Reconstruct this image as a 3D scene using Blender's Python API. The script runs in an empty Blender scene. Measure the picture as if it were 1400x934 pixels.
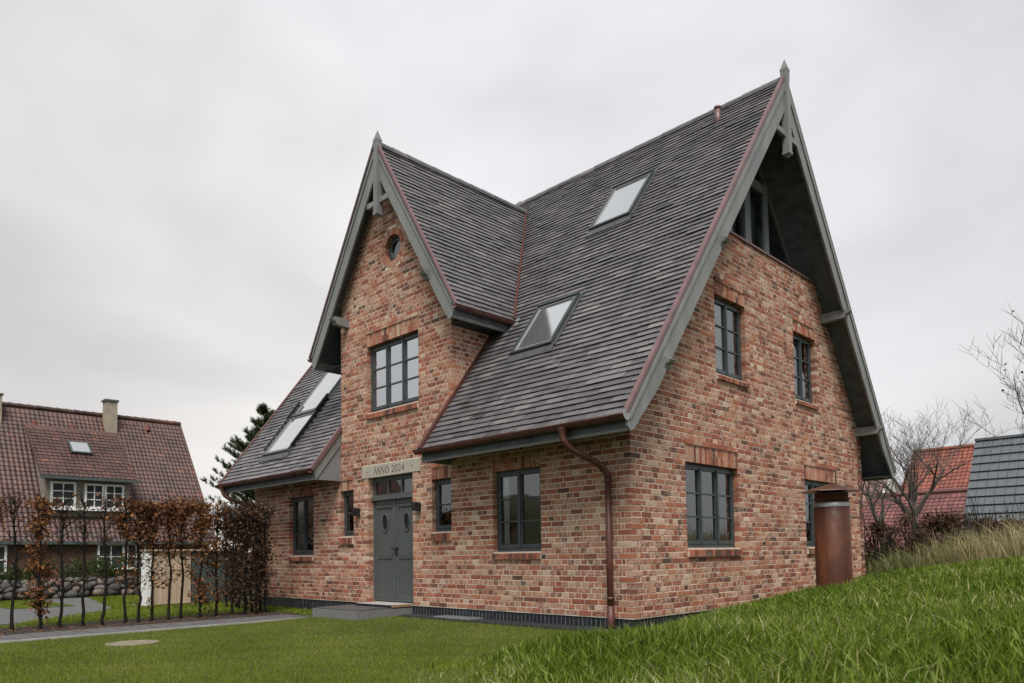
import bpy, math, random
import numpy as np
from mathutils import Matrix, Vector
from mathutils.geometry import tessellate_polygon
random.seed(7); rng = np.random.default_rng(7)
S = bpy.context.scene
COL = S.collection

# ------------------------------------------------------------------ camera
cam_d = bpy.data.cameras.new("camera"); cam = bpy.data.objects.new("camera", cam_d); COL.objects.link(cam)
CAMP = Vector((6.0273, -8.4532, 0.9210))
YAW, PIT, ROL = math.radians(-44.7291), math.radians(3.0293), math.radians(-0.8327)
fw = Vector((math.sin(YAW)*math.cos(PIT), math.cos(YAW)*math.cos(PIT), math.sin(PIT)))
rt = Vector((math.cos(YAW), -math.sin(YAW), 0)); up = rt.cross(fw)
rt2 = rt*math.cos(ROL)+up*math.sin(ROL); up2 = -rt*math.sin(ROL)+up*math.cos(ROL)
m3 = Matrix((rt2, up2, -fw)).transposed()
cam.matrix_world = Matrix.Translation(CAMP) @ m3.to_4x4()
cam_d.sensor_width = 36.0; cam_d.lens = 1005.745*36/1400
cam_d.shift_y = (704.509-467)/1400
cam_d.clip_start = 0.05; cam_d.clip_end = 3000
cam_d.dof.use_dof = True; cam_d.dof.focus_distance = 12.5; cam_d.dof.aperture_fstop = 3.2
S.camera = cam

# ------------------------------------------------------------------ sky and light (overcast)
SUN_EL, SUN_AZ = math.radians(58), math.radians(136)     # azimuth clockwise from +y
w = bpy.data.worlds.new("World"); S.world = w; w.use_nodes = True
nt = w.node_tree; N = nt.nodes; L = nt.links
for n in list(N): N.remove(n)
def node(tree, typ, **kw):
    n = tree.nodes.new(typ)
    for k, v in kw.items():
        if k.startswith('i_'): n.inputs[k[2:].replace('_', ' ')].default_value = v
        else: setattr(n, k, v)
    return n
out = N.new('ShaderNodeOutputWorld'); bg = N.new('ShaderNodeBackground')
sky = N.new('ShaderNodeTexSky'); sky.sky_type = 'NISHITA'; sky.sun_disc = False
sky.sun_elevation = SUN_EL; sky.sun_rotation = SUN_AZ; sky.dust_density = 4
tc = N.new('ShaderNodeTexCoord')
mp = N.new('ShaderNodeMapping'); mp.inputs['Scale'].default_value = (1.0, 1.0, 2.2)
nz = N.new('ShaderNodeTexNoise'); nz.inputs['Scale'].default_value = 1.35; nz.inputs['Detail'].default_value = 4; nz.inputs['Roughness'].default_value = 0.5; nz.inputs['Distortion'].default_value = .3
rp = N.new('ShaderNodeValToRGB')
e = rp.color_ramp.elements
e[0].position = .30; e[0].color = (3.7, 3.75, 3.88, 1); e[1].position = .70; e[1].color = (6.2, 6.22, 6.28, 1)
m = rp.color_ramp.elements.new(.5); m.color = (5.0, 5.04, 5.13, 1)
mix = N.new('ShaderNodeMix'); mix.data_type = 'RGBA'; mix.inputs['Factor'].default_value = .94
L.new(tc.outputs['Generated'], mp.inputs['Vector']); L.new(mp.outputs['Vector'], nz.inputs['Vector'])
L.new(nz.outputs['Fac'], rp.inputs['Fac'])
L.new(sky.outputs['Color'], mix.inputs[6]); L.new(rp.outputs['Color'], mix.inputs[7])
# broad bright area of thin cloud behind the house, fading to heavier cloud around it
def lobe(d, a, b_, c_, e_):
    v = N.new('ShaderNodeVectorMath'); v.operation = 'DOT_PRODUCT'; nrm = N.new('ShaderNodeVectorMath'); nrm.operation = 'NORMALIZE'
    L.new(tc.outputs['Generated'], nrm.inputs[0]); L.new(nrm.outputs['Vector'], v.inputs[0]); v.inputs[1].default_value = Vector(d).normalized()
    q = N.new('ShaderNodeMapRange'); q.interpolation_type = 'SMOOTHSTEP'; L.new(v.outputs['Value'], q.inputs[0])
    for i, x in enumerate((a, b_, c_, e_)): q.inputs[i+1].default_value = x
    return q.outputs[0]
g1 = lobe((-.66, .62, .36),   .72, 1.0, .90, 1.24); g2 = lobe((-1.0, .30, .16), .84, 1.0, 0, .9)
mu = N.new('ShaderNodeMix'); mu.data_type = 'RGBA'; mu.blend_type = 'MULTIPLY'; mu.inputs[0].default_value = 1
L.new(mix.outputs[2], mu.inputs[6]); L.new(g1, mu.inputs[7])
wm = N.new('ShaderNodeMix'); wm.data_type = 'RGBA'; wm.blend_type = 'MULTIPLY'; L.new(g2, wm.inputs[0]); L.new(mu.outputs[2], wm.inputs[6]); wm.inputs[7].default_value = (1.09, 1.04, .985, 1)
L.new(wm.outputs[2], bg.inputs['Color']); bg.inputs['Strength'].default_value = .1
L.new(bg.outputs['Background'], out.inputs['Surface'])
sd = bpy.data.lights.new("sun", 'SUN'); sun = bpy.data.objects.new("sun", sd); COL.objects.link(sun)
sd.energy = 2.75; sd.angle = math.radians(28); sd.color = (1, .96, .91)
sdir = Vector((math.sin(SUN_AZ)*math.cos(SUN_EL), math.cos(SUN_AZ)*math.cos(SUN_EL), math.sin(SUN_EL)))
sun.rotation_euler = sdir.to_track_quat('Z', 'Y').to_euler(); sun.location = sdir*60
S.view_settings.view_transform = 'Standard'; S.view_settings.look = 'None'
S.view_settings.exposure = 0.48; S.view_settings.gamma = 1; S.view_settings.use_curve_mapping = False
S.cycles.use_denoising = True; S.cycles.max_bounces = 7; S.cycles.transparent_max_bounces = 12
try: S.cycles.denoiser = 'OPENIMAGEDENOISE'; S.cycles.denoising_prefilter = 'ACCURATE'
except Exception: pass

# ------------------------------------------------------------------ materials
MATS = {}
def newmat(name):
    m = bpy.data.materials.new(name); m.use_nodes = True
    t = m.node_tree; b = t.nodes['Principled BSDF']; MATS[name] = m
    return m, t, b
def ramp(t, fac, stops, interp='LINEAR'):
    r = t.nodes.new('ShaderNodeValToRGB'); r.color_ramp.interpolation = interp
    el = r.color_ramp.elements
    el[0].position, el[0].color = stops[0][0], (*stops[0][1], 1)
    el[1].position, el[1].color = stops[-1][0], (*stops[-1][1], 1)
    for p, c in stops[1:-1]:
        x = el.new(p); x.color = (*c, 1)
    t.links.new(fac, r.inputs['Fac']); return r.outputs['Color']
def wpos(t, scale=(1, 1, 1)):
    g = t.nodes.new('ShaderNodeNewGeometry'); mpn = t.nodes.new('ShaderNodeMapping')
    mpn.inputs['Scale'].default_value = scale
    t.links.new(g.outputs['Position'], mpn.inputs['Vector']); return mpn.outputs['Vector']
def noise(t, vec, scale, detail=3, rough=.55, dist=0):
    n = t.nodes.new('ShaderNodeTexNoise'); n.inputs['Scale'].default_value = scale
    n.inputs['Detail'].default_value = detail; n.inputs['Roughness'].default_value = rough; n.inputs['Distortion'].default_value = dist
    t.links.new(vec, n.inputs['Vector']); return n.outputs['Fac']
def mixc(t, fac, a, b, mode='MIX'):
    n = t.nodes.new('ShaderNodeMix'); n.data_type = 'RGBA'; n.blend_type = mode
    for v, s in ((fac, n.inputs[0]), (a, n.inputs[6]), (b, n.inputs[7])):
        if isinstance(v, (int, float)): s.default_value = v
        elif isinstance(v, tuple): s.default_value = (*v, 1)
        else: t.links.new(v, s)
    return n.outputs[2]
def mathn(t, op, a, b=None, c=None, clamp=False):
    n = t.nodes.new('ShaderNodeMath'); n.operation = op; n.use_clamp = clamp
    for i, v in enumerate((a, b, c)):
        if v is None: continue
        if isinstance(v, (int, float)): n.inputs[i].default_value = v
        else: t.links.new(v, n.inputs[i])
    return n.outputs[0]
def maprange(t, v, a, b, c=0, d=1):
    n = t.nodes.new('ShaderNodeMapRange'); t.links.new(v, n.inputs[0])
    for i, q in enumerate((a, b, c, d)): n.inputs[i+1].default_value = q
    return n.outputs[0]
def bump(t, b, h, strength=.3, dist=.01):
    n = t.nodes.new('ShaderNodeBump'); n.inputs['Strength'].default_value = strength; n.inputs['Distance'].default_value = dist
    t.links.new(h, n.inputs['Height']); t.links.new(n.outputs['Normal'], b.inputs['Normal'])
def attr(t, kind):
    """per-piece random numbers: 'obj' = object colour, 'geo' = mesh attribute"""
    sep = t.nodes.new('ShaderNodeSeparateColor')
    if kind == 'obj':
        n = t.nodes.new('ShaderNodeObjectInfo'); t.links.new(n.outputs['Color'], sep.inputs[0])
    else:
        n = t.nodes.new('ShaderNodeAttribute'); n.attribute_name = 'pc'; t.links.new(n.outputs['Color'], sep.inputs[0])
    return sep.outputs[0], sep.outputs[1], sep.outputs[2]

def simple(name, col, rough=.6, metal=0, var=.15, nscale=6, spec=.5, bmp=0, bscale=40, stretch=(1, 1, 1)):
    m, t, b = newmat(name)
    v = wpos(t, stretch); n = noise(t, v, nscale, 4)
    c1 = tuple(x*(1-var) for x in col); c2 = tuple(min(1, x*(1+var)) for x in col)
    t.links.new(ramp(t, n, [(.3, c1), (.7, c2)]), b.inputs['Base Color'])
    b.inputs['Roughness'].default_value = rough; b.inputs['Metallic'].default_value = metal
    b.inputs['Specular IOR Level'].default_value = spec
    if bmp: bump(t, b, noise(t, v, bscale, 4), bmp, .01)
    return m

def brickmat(kind):
    m, t, b = newmat('brick_'+kind)
    r, g, bl = attr(t, kind)
    v = wpos(t)
    base = ramp(t, r, [(0, (.080, .056, .047)), (.07, (.12, .068, .053)), (.18, (.20, .085, .060)), (.36, (.300, .102, .068)), (.52, (.375, .134, .085)),
                       (.62, (.415, .172, .100)), (.74, (.425, .230, .155)), (.86, (.48, .305, .222)), (.94, (.57, .42, .31)), (1, (.60, .49, .38))])
    fine = noise(t, v, 55, 4, .65)
    base = mixc(t, 1.0, base, ramp(t, fine, [(.25, (.72, .70, .70)), (.75, (1.25, 1.22, 1.2))]), 'MULTIPLY')
    # lime wash / old mortar left on the brick faces, patchy
    off = t.nodes.new('ShaderNodeVectorMath'); off.operation = 'MULTIPLY_ADD'
    t.links.new(v, off.inputs[0]); off.inputs[1].default_value = (1, 1, 1)
    cx = t.nodes.new('ShaderNodeCombineXYZ'); t.links.new(mathn(t, 'MULTIPLY', bl, 37.0), cx.inputs[0]); t.links.new(mathn(t, 'MULTIPLY', r, 19.0), cx.inputs[2])
    t.links.new(cx.outputs[0], off.inputs[2])
    pat = noise(t, off.outputs[0], 17, 5, .68, 1.0)
    thr = mathn(t, 'SUBTRACT', .735, mathn(t, 'MULTIPLY', g, .42))
    msk = mathn(t, 'MULTIPLY', mathn(t, 'SUBTRACT', pat, thr), 6.0, clamp=True)
    washc = ramp(t, noise(t, v, 23, 3), [(.3, (.46, .305, .225)), (.7, (.60, .445, .345))])
    dark = noise(t, off.outputs[0], 24, 4, .6, .5)
    base = mixc(t, mathn(t, 'MULTIPLY', mathn(t, 'MULTIPLY', mathn(t, 'SUBTRACT', dark, .56), 5.0, clamp=True), .55), base, (.085, .055, .045))
    col = mixc(t, mathn(t, 'MULTIPLY', msk, .78), base, washc)
    # damp and dirt drifting over whole areas of wall
    stain = noise(t, wpos(t, (1.3, 1.3, .5)), 1.1, 5, .65, .6)
    col = mixc(t, 1.0, col, ramp(t, stain, [(.30, (.78, .76, .73)), (.52, (1.0, 1.0, 1.0)), (.75, (1.08, 1.07, 1.05))]), 'MULTIPLY')
    eff = mathn(t, 'MULTIPLY', mathn(t, 'SUBTRACT', noise(t, v, 1.7, 6, .72, .5), .56), 3.2, clamp=True)
    col = mixc(t, mathn(t, 'MULTIPLY', eff, .30), col, (.60, .52, .43))
    big = noise(t, v, .55, 3, .6)
    col = mixc(t, 1.0, col, ramp(t, big, [(.3, (.86, .86, .86)), (.7, (1.08, 1.07, 1.05))]), 'MULTIPLY')
    t.links.new(col, b.inputs['Base Color'])
    b.inputs['Roughness'].default_value = .9; b.inputs['Specular IOR Level'].default_value = .25
    bump(t, b, fine, .55, .006)
    return m
brickmat('obj'); brickmat('geo')
m, t, b = newmat('mortar'); v = wpos(t)
t.links.new(ramp(t, noise(t, v, 30, 5), [(.3, (.56, .465, .37)), (.7, (.73, .63, .52))]), b.inputs['Base Color']); b.inputs['Roughness'].default_value = .95
bump(t, b, noise(t, v, 90, 3), .5, .004)

def tilemat(kind):
    m, t, b = newmat('rooftile_'+kind)
    r, g, bl = attr(t, kind); v = wpos(t)
    base = ramp(t, r, [(0, (.080, .076, .081)), (.3, (.112, .106, .112)), (.6, (.138, .132, .138)), (.85, (.165, .157, .162)), (1, (.205, .190, .190))])
    fine = noise(t, v, 26, 4, .6)
    base = mixc(t, 1.0, base, ramp(t, fine, [(.25, (.80, .79, .79)), (.75, (1.2, 1.19, 1.18))]), 'MULTIPLY')
    streak = noise(t, wpos(t, (2.2, .35, .35)), 1.6, 4, .65, .4)
    base = mixc(t, 1.0, base, ramp(t, streak, [(.30, (.66, .66, .68)), (.5, (.99, .98, .98)), (.75, (1.12, 1.10, 1.10))]), 'MULTIPLY')
    lich = mathn(t, 'MULTIPLY', mathn(t, 'SUBTRACT', noise(t, v, 38, 3, .5), .66), 9.0, clamp=True)
    lich = mathn(t, 'MULTIPLY', lich, maprange(t, noise(t, v, 1.3, 3), .45, .65))
    base = mixc(t, mathn(t, 'MULTIPLY', lich, .5), base, (.27, .265, .23))
    t.links.new(base, b.inputs['Base Color'])
    t.links.new(maprange(t, bl, 0, 1, .30, .50), b.inputs['Roughness']); b.inputs['Specular IOR Level'].default_value = .55
    bump(t, b, fine, .25, .004)
    return m
tilemat('obj'); tilemat('geo')

def pantilemat(name, stops):
    m, t, b = newmat(name); r, g, bl = attr(t, 'geo'); v = wpos(t)
    base = ramp(t, r, stops)
    base = mixc(t, 1.0, base, ramp(t, noise(t, v, 1.2, 4), [(.3, (.7, .7, .72)), (.7, (1.2, 1.15, 1.12))]), 'MULTIPLY')
    t.links.new(base, b.inputs['Base Color']); b.inputs['Roughness'].default_value = .5
pantilemat('pantile_maroon', [(0, (.044, .024, .023)), (.5, (.082, .041, .036)), (.9, (.112, .053, .043)), (1, (.17, .068, .046))])
pantilemat('pantile_red', [(0, (.15, .042, .028)), (.5, (.205, .060, .038)), (1, (.28, .088, .052))])
pantilemat('pantile_plum', [(0, (.12, .048, .045)), (.5, (.16, .062, .058)), (1, (.21, .085, .075))])
pantilemat('pantile_pale', [(0, (.22, .12, .10)), (.5, (.27, .15, .125)), (1, (.32, .19, .155))])

simple('paint_grey', (.205, .21, .207), .5, 0, .16, 4, .4, .12, 45, (1, 1, .25))      # barge boards, fascias
simple('paint_dark', (.048, .060, .064), .4, 0, .1, 4)                                     # window frames
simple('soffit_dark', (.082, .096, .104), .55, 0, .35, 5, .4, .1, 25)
simple('frame_mid', (.16, .178, .182), .45)
simple('room_green', (.20, .25, .25), .8)
simple('eave_soffit', (.022, .024, .025), .7)  # darker copy of the soffit paint, eave shade put into its colour
simple('door_paint', (.085, .096, .094), .42, 0, .06, 5)
simple('copper', (.095, .034, .024), .48, .1, .28, 7)
simple('copper_trim', (.185, .110, .112), .45, .2, .15, 5)
simple('copper_valley', (.115, .034, .020), .45, .3, .25, 5)
simple('zinc', (.33, .34, .35), .45, .5, .2, 8)
simple('black_metal', (.014, .015, .017), .4, .2, .2, 10)
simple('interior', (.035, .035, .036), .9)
simple('curtain', (.86, .86, .85), .9, 0, .05, 4)
simple('lintel_stone', (.40, .37, .31), .85, 0, .12, 14, .3, .15, 60)
simple('engraving', (.075, .065, .055), .9)
simple('concrete', (.36, .35, .33), .85, 0, .2, 5, .3, .2, 40)
simple('cover_concrete', (.20, .18, .125), .9, 0, .3, 8, .3, .3, 40)
simple('slate', (.075, .076, .080), .55, 0, .25, 4, .5, .1, 30)
simple('plinth', (.019, .022, .030), .38, 0, .5, 14, .6)
simple('plinth_joint', (.21, .21, .215), .8, 0, .2, 14)
simple('timber', (.30, .18, .095), .7, 0, .25, 9, .3, .1, 40)
simple('timber_pale', (.52, .40, .29), .75, 0, .2, 6, .3, .1, 30, (1, 1, .15))
simple('white_paint', (.78, .78, .76), .5, 0, .05, 5)
simple('gutter_green', (.075, .095, .09), .5)
simple('soil', (.040, .033, .027), .95, 0, .35, 9, .2, .5, 40)
simple('gravel', (.022, .023, .027), .7, 0, .7, 45, .5, .8, 60)
simple('paver', (.105, .103, .104), .75, 0, .25, 6, .4, .2, 60)
simple('house_brick_far', (.092, .050, .038), .9, 0, .3, 12)
simple('render_beige', (.25, .225, .19), .9, 0, .1, 3)
simple('chimney_beige', (.33, .285, .215), .9, 0, .15, 4)
simple('render_white', (.72, .70, .66), .9, 0, .06, 2)
simple('slate_tile', (.105, .118, .130), .38, 0, .12, 5, .55)
simple('bark_dark', (.014, .012, .010), .85, 0, .4, 20, .25, .4, 60)
simple('bark_grey', (.085, .073, .058), .9, 0, .35, 8, .2, .5, 40)
simple('twig', (.105, .088, .078), .9, 0, .3, 8)
simple('glass_green', (.22, .27, .26), .15, 0, .1, 3)
simple('lamp_black', (.012, .013, .016), .35, 0, .1, 5)

m, t, b = newmat('landing_granite'); v = wpos(t)
t.links.new(ramp(t, noise(t, v, 60, 4, .7), [(.3, (.07, .07, .07)), (.5, (.17, .17, .167)), (.7, (.34, .34, .33))]), b.inputs['Base Color']); b.inputs['Roughness'].default_value = .85
bump(t, b, noise(t, v, 35, 4), .8, .015)

# glass: reflective coated pane that lets the room behind show
for gname, gior in (('glass', 2.6), ('glass_bright', 16.0)):
    m, t, b = newmat(gname)
    t.nodes.remove(b); o = t.nodes['Material Output']
    fr = t.nodes.new('ShaderNodeFresnel'); fr.inputs['IOR'].default_value = gior
    gl = t.nodes.new('ShaderNodeBsdfGlossy'); gl.inputs['Roughness'].default_value = .015; gl.inputs['Color'].default_value = (.93, .96, .97, 1)
    tr = t.nodes.new('ShaderNodeBsdfTransparent'); tr.inputs['Color'].default_value = (.88, .92, .91, 1)
    mx = t.nodes.new('ShaderNodeMixShader')
    v = wpos(t); bn = t.nodes.new('ShaderNodeBump'); bn.inputs['Strength'].default_value = .04; bn.inputs['Distance'].default_value = .02
    t.links.new(noise(t, v, 2.5, 1), bn.inputs['Height']); t.links.new(bn.outputs[0], gl.inputs['Normal'])
    t.links.new(fr.outputs[0], mx.inputs[0]); t.links.new(tr.outputs[0], mx.inputs[1]); t.links.new(gl.outputs[0], mx.inputs[2]); t.links.new(mx.outputs[0], o.inputs['Surface'])
# roof-window glass: mirror-like coating
m, t, b = newmat('roof_glass'); b.inputs['Base Color'].default_value = (.80, .82, .83, 1); b.inputs['Metallic'].default_value = .9; b.inputs['Roughness'].default_value = .07
v = wpos(t); bump(t, b, noise(t, v, 3, 2), .03, .02)

m, t, b = newmat('rust'); v = wpos(t)
c1 = ramp(t, noise(t, wpos(t, (1, 1, .35)), 5, 5, .65, .4), [(.25, (.034, .012, .008)), (.5, (.078, .025, .012)), (.75, (.15, .050, .020))])
t.links.new(c1, b.inputs['Base Color']); b.inputs['Metallic'].default_value = 0; b.inputs['Specular IOR Level'].default_value = .3
t.links.new(maprange(t, noise(t, v, 9, 3), .3, .7, .42, .68), b.inputs['Roughness']); bump(t, b, noise(t, v, 60, 3), .1, .003)

simple('rust_hat', (.10, .038, .024), .3, .1, .5, 4, .8)
def leafmat(name, stops, trans=.35, rough=.55):
    m, t, b = newmat(name); r, g, bl = attr(t, 'geo')
    c = ramp(t, r, stops); t.links.new(c, b.inputs['Base Color']); b.inputs['Roughness'].default_value = rough; b.inputs['Specular IOR Level'].default_value = .18
    o = t.nodes['Material Output']; tl = t.nodes.new('ShaderNodeBsdfTranslucent'); t.links.new(c, tl.inputs['Color'])
    mx = t.nodes.new('ShaderNodeMixShader'); mx.inputs[0].default_value = trans
    t.links.new(b.outputs[0], mx.inputs[1]); t.links.new(tl.outputs[0], mx.inputs[2]); t.links.new(mx.outputs[0], o.inputs['Surface'])
leafmat('grass_lawn', [(0, (.070, .105, .006)), (.45, (.165, .220, .015)), (.8, (.25, .30, .032)), (.95, (.29, .275, .065)), (1, (.40, .33, .14))], .3)
leafmat('grass_long', [(0, (.036, .070, .006)), (.4, (.108, .172, .013)), (.75, (.195, .265, .032)), (.93, (.32, .36, .10)), (1, (.54, .48, .28))], .35, .4)
leafmat('dune_grass', [(0, (.085, .12, .035)), (.35, (.17, .19, .07)), (.65, (.32, .29, .14)), (1, (.48, .40, .24))], .3)
leafmat('beech_leaf', [(0, (.075, .036, .020)), (.4, (.16, .068, .030)), (.75, (.26, .115, .045)), (1, (.38, .18, .065))], .3)
leafmat('beech_leaf_dull', [(0, (.032, .021, .016)), (.5, (.080, .045, .028)), (.85, (.13, .068, .038)), (1, (.20, .10, .05))], .25)
leafmat('beech_leaf_dark', [(0, (.032, .018, .012)), (.5, (.070, .036, .022)), (1, (.13, .064, .036))], .25)
leafmat('shrub_leaf', [(0, (.022, .040, .012)), (.5, (.050, .080, .022)), (1, (.10, .13, .035))], .3)
leafmat('pine_needle', [(0, (.026, .042, .020)), (.5, (.052, .076, .034)), (1, (.095, .115, .052))], .2)
m, t, b = newmat('ground'); v = wpos(t)
t.links.new(ramp(t, noise(t, v, 3.0, 6, .65), [(.25, (.024, .032, .006)), (.5, (.045, .060, .009)), (.75, (.065, .082, .014))]), b.inputs['Base Color']); b.inputs['Roughness'].default_value = .95
m, t, b = newmat('hill'); v = wpos(t)
t.links.new(ramp(t, noise(t, v, .25, 6, .7), [(.3, (.025, .030, .012)), (.7, (.065, .068, .030))]), b.inputs['Base Color']); b.inputs['Roughness'].default_value = .95
m, t, b = newmat('boulder'); r, g, bl = attr(t, 'obj'); v = wpos(t)
bc = ramp(t, r, [(0, (.050, .048, .047)), (.4, (.10, .092, .086)), (.65, (.15, .128, .11)), (.85, (.155, .088, .070)), (1, (.20, .165, .135))])
t.links.new(mixc(t, 1.0, bc, ramp(t, noise(t, v, 9, 5), [(.3, (.6, .6, .6)), (.7, (1.2, 1.2, 1.2))]), 'MULTIPLY'), b.inputs['Base Color']); b.inputs['Roughness'].default_value = .85
bump(t, b, noise(t, v, 12, 4), .5, .03)

# ------------------------------------------------------------------ helpers
LOC = {}                                       # world offset of every parent
def root_loc(p):
    while p is not None and p.parent is not None: p = p.parent
    return Vector(LOC.get(p.name, (0, 0, 0))) if p is not None else Vector((0, 0, 0))
def tag(o, label=None, cat=None, group=None, kind=None):
    for k, v in (('label', label), ('category', cat), ('group', group), ('kind', kind)):
        if v: o[k] = v
    return o
def thing(name, loc, label, cat, group=None):
    o = bpy.data.objects.new(name, None); COL.objects.link(o); o.location = loc; o.empty_display_size = .3
    LOC[o.name] = tuple(loc); return tag(o, label, cat, group)
def link(me, name, mat, parent=None):
    o = bpy.data.objects.new(name, me); COL.objects.link(o)
    if mat is not None and not me.materials: me.materials.append(MATS[mat] if isinstance(mat, str) else mat)
    if parent is not None: o.parent = parent
    return o
class MB:
    def __init__(s): s.v = []; s.f = []; s.c = []
    def add(s, vs, fs, col=None):
        o = len(s.v); s.v += [tuple(x) for x in vs]; s.f += [[i+o for i in f] for f in fs]; s.c += [col]*len(fs); return s
    def box(s, x0, x1, y0, y1, z0, z1, fmap=None, col=None):
        vs = [(x, y, z) for z in (z0, z1) for y in (y0, y1) for x in (x0, x1)]
        if fmap: vs = [fmap(*p) for p in vs]
        return s.add(vs, [(0, 2, 3, 1), (4, 5, 7, 6), (0, 1, 5, 4), (2, 6, 7, 3), (0, 4, 6, 2), (1, 3, 7, 5)], col)
    def prism(s, poly, ext, col=None):
        """poly: list of 3D points, ext: 3D vector"""
        n = len(poly); e = Vector(ext); a = [Vector(p) for p in poly]; vs = a+[p+e for p in a]
        nrm = Vector((0, 0, 0))
        for i in range(n): nrm += a[i].cross(a[(i+1) % n])
        fs = [list(range(n))[::-1], list(range(n, 2*n))]+[[i, (i+1) % n, n+(i+1) % n, n+i] for i in range(n)]
        if nrm.dot(e) < 0: fs = [f[::-1] for f in fs]
        return s.add(vs, fs, col)
    def tube(s, pts, rad, seg=10, cap=True, col=None):
        pts = [Vector(p) for p in pts]; n = len(pts)
        rad = rad if isinstance(rad, (list, tuple)) else [rad]*n
        vs = []; ref = None
        for i, p in enumerate(pts):
            d = (pts[min(i+1, n-1)]-pts[max(i-1, 0)]).normalized()
            if ref is None: ref = Vector((0, 0, 1)) if abs(d.z) < .9 else Vector((1, 0, 0))
            a = (ref-d*ref.dot(d)).normalized(); ref = a; bb = d.cross(a)
            for k in range(seg):
                q = 2*math.pi*k/seg; vs.append(p+(a*math.cos(q)+bb*math.sin(q))*rad[i])
        fs = [[i*seg+k, i*seg+(k+1) % seg, (i+1)*seg+(k+1) % seg, (i+1)*seg+k] for i in range(n-1) for k in range(seg)]
        if cap: fs += [list(range(seg))[::-1], list(range((n-1)*seg, n*seg))]
        return s.add(vs, fs, col)
    def lathe(s, c, prof, seg=24, col=None):
        vs = []
        for (r, z) in prof:
            for k in range(seg): q = 2*math.pi*k/seg; vs.append((c[0]+r*math.cos(q), c[1]+r*math.sin(q), c[2]+z))
        fs = [[i*seg+k, i*seg+(k+1) % seg, (i+1)*seg+(k+1) % seg, (i+1)*seg+k] for i in range(len(prof)-1) for k in range(seg)]
        return s.add(vs, fs, col)
    def mesh(s, name, off=(0, 0, 0), smooth=False):
        me = bpy.data.meshes.new(name); o = Vector(off)
        me.from_pydata([tuple(Vector(p)-o) for p in s.v], [], s.f)
        if any(c is not None for c in s.c):
            a = me.color_attributes.new('pc', 'FLOAT_COLOR', 'CORNER'); buf = []
            for f, c in zip(s.f, s.c): buf += list((c or (.5, .5, .5))+(1,))*len(f)
            a.data.foreach_set('color', buf)
        if smooth: me.polygons.foreach_set('use_smooth', [True]*len(me.polygons))
        me.update(); return me
    def build(s, name, mat, parent=None, smooth=False):
        return link(s.mesh(name, root_loc(parent), smooth), name, mat, parent)
def rc(a=0., b=1.): return (random.uniform(a, b), random.random(), random.random())
def np_mesh(name, V, F, mat, parent=None, col=None, off=None):
    """V (n,3), F (m,k) same-size faces, col per vertex (n,)"""
    V = np.asarray(V, np.float32)
    if parent is not None: V = V-np.array(root_loc(parent), np.float32)
    me = bpy.data.meshes.new(name); F = np.asarray(F, np.int32); k = F.shape[1]
    me.vertices.add(len(V)); me.vertices.foreach_set('co', V.ravel())
    me.loops.add(F.size); me.loops.foreach_set('vertex_index', F.ravel())
    me.polygons.add(len(F)); me.polygons.foreach_set('loop_start', np.arange(0, F.size, k, dtype=np.int32))
    if col is not None:
        a = me.color_attributes.new('pc', 'FLOAT_COLOR', 'POINT'); c = np.zeros((len(V), 4), np.float32); c[:, 0] = col; c[:, 1] = .5; c[:, 2] = .5; c[:, 3] = 1
        a.data.foreach_set('color', c.ravel())
    me.update(calc_edges=True); me.validate()
    return link(me, name, mat, parent)

# ------------------------------------------------------------------ terrain
LAWN = -.25
def sstep(a, b, x): t = np.clip((x-a)/(b-a), 0, 1); return t*t*(3-2*t)
def toe(y): return np.maximum(0, (-3.6-np.asarray(y, float))/.83)     # foot of the bank swings towards the viewer
def H(x, y):
    x = np.asarray(x, float); y = np.asarray(y, float)
    s = np.clip(x+.25-toe(y), 0, 7.5); s = np.where(s < .8, s*s/1.6, s-.4)
    yy = [-30, -9, -4, -1.2, 0, 2.8, 6, 8.9, 11, 14, 30]
    b0 = np.interp(y, yy, [LAWN, LAWN, LAWN, LAWN, -.17, -.055, .10, .29, .36, .42, .45])
    sl = np.interp(y, yy, [.20, .33, .29, .27, .30, .375, .32, .22, .15, .08, .02])
    side = sstep(-.5, .05, x); behind = sstep(9.2, 11, y)
    s = 2.6*(1-np.exp(-s/2.6))
    z = LAWN+(b0-LAWN)*np.maximum(side, behind)+sl*s+.07*sstep(-2.6, -.4, y)*sstep(-6.9, -6.2, x)*(1-side)
    z = z+.02*np.sin(x*1.7+.4*y)*np.sin(y*1.3)*sstep(.3, 2.5, x)
    far = np.sqrt((x+2)**2+(y-2)**2); z = z*(1-sstep(45, 110, far))+LAWN*sstep(45, 110, far)
    return z
def axis(lo, hi, a, b, step):
    fine = np.arange(a, b+1e-6, step); outl = -np.geomspace(step, a-lo, 26)[::-1]+a; outr = np.geomspace(step, hi-b, 26)+b
    return np.concatenate([outl, fine, outr])
gx = axis(-900, 900, -13, 12, .25); gy = axis(-900, 900, -11, 15, .25)
X, Y = np.meshgrid(gx, gy, indexing='ij'); Z = H(X, Y)
nx, ny = X.shape; I = np.arange(nx*ny).reshape(nx, ny)
Fq = np.stack([I[:-1, :-1], I[1:, :-1], I[1:, 1:], I[:-1, 1:]], -1).reshape(-1, 4)
go = np_mesh('ground', np.stack([X, Y, Z], -1).reshape(-1, 3), Fq, 'ground'); tag(go, kind='structure')
go.data.polygons.foreach_set('use_smooth', [True]*len(go.data.polygons))
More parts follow.
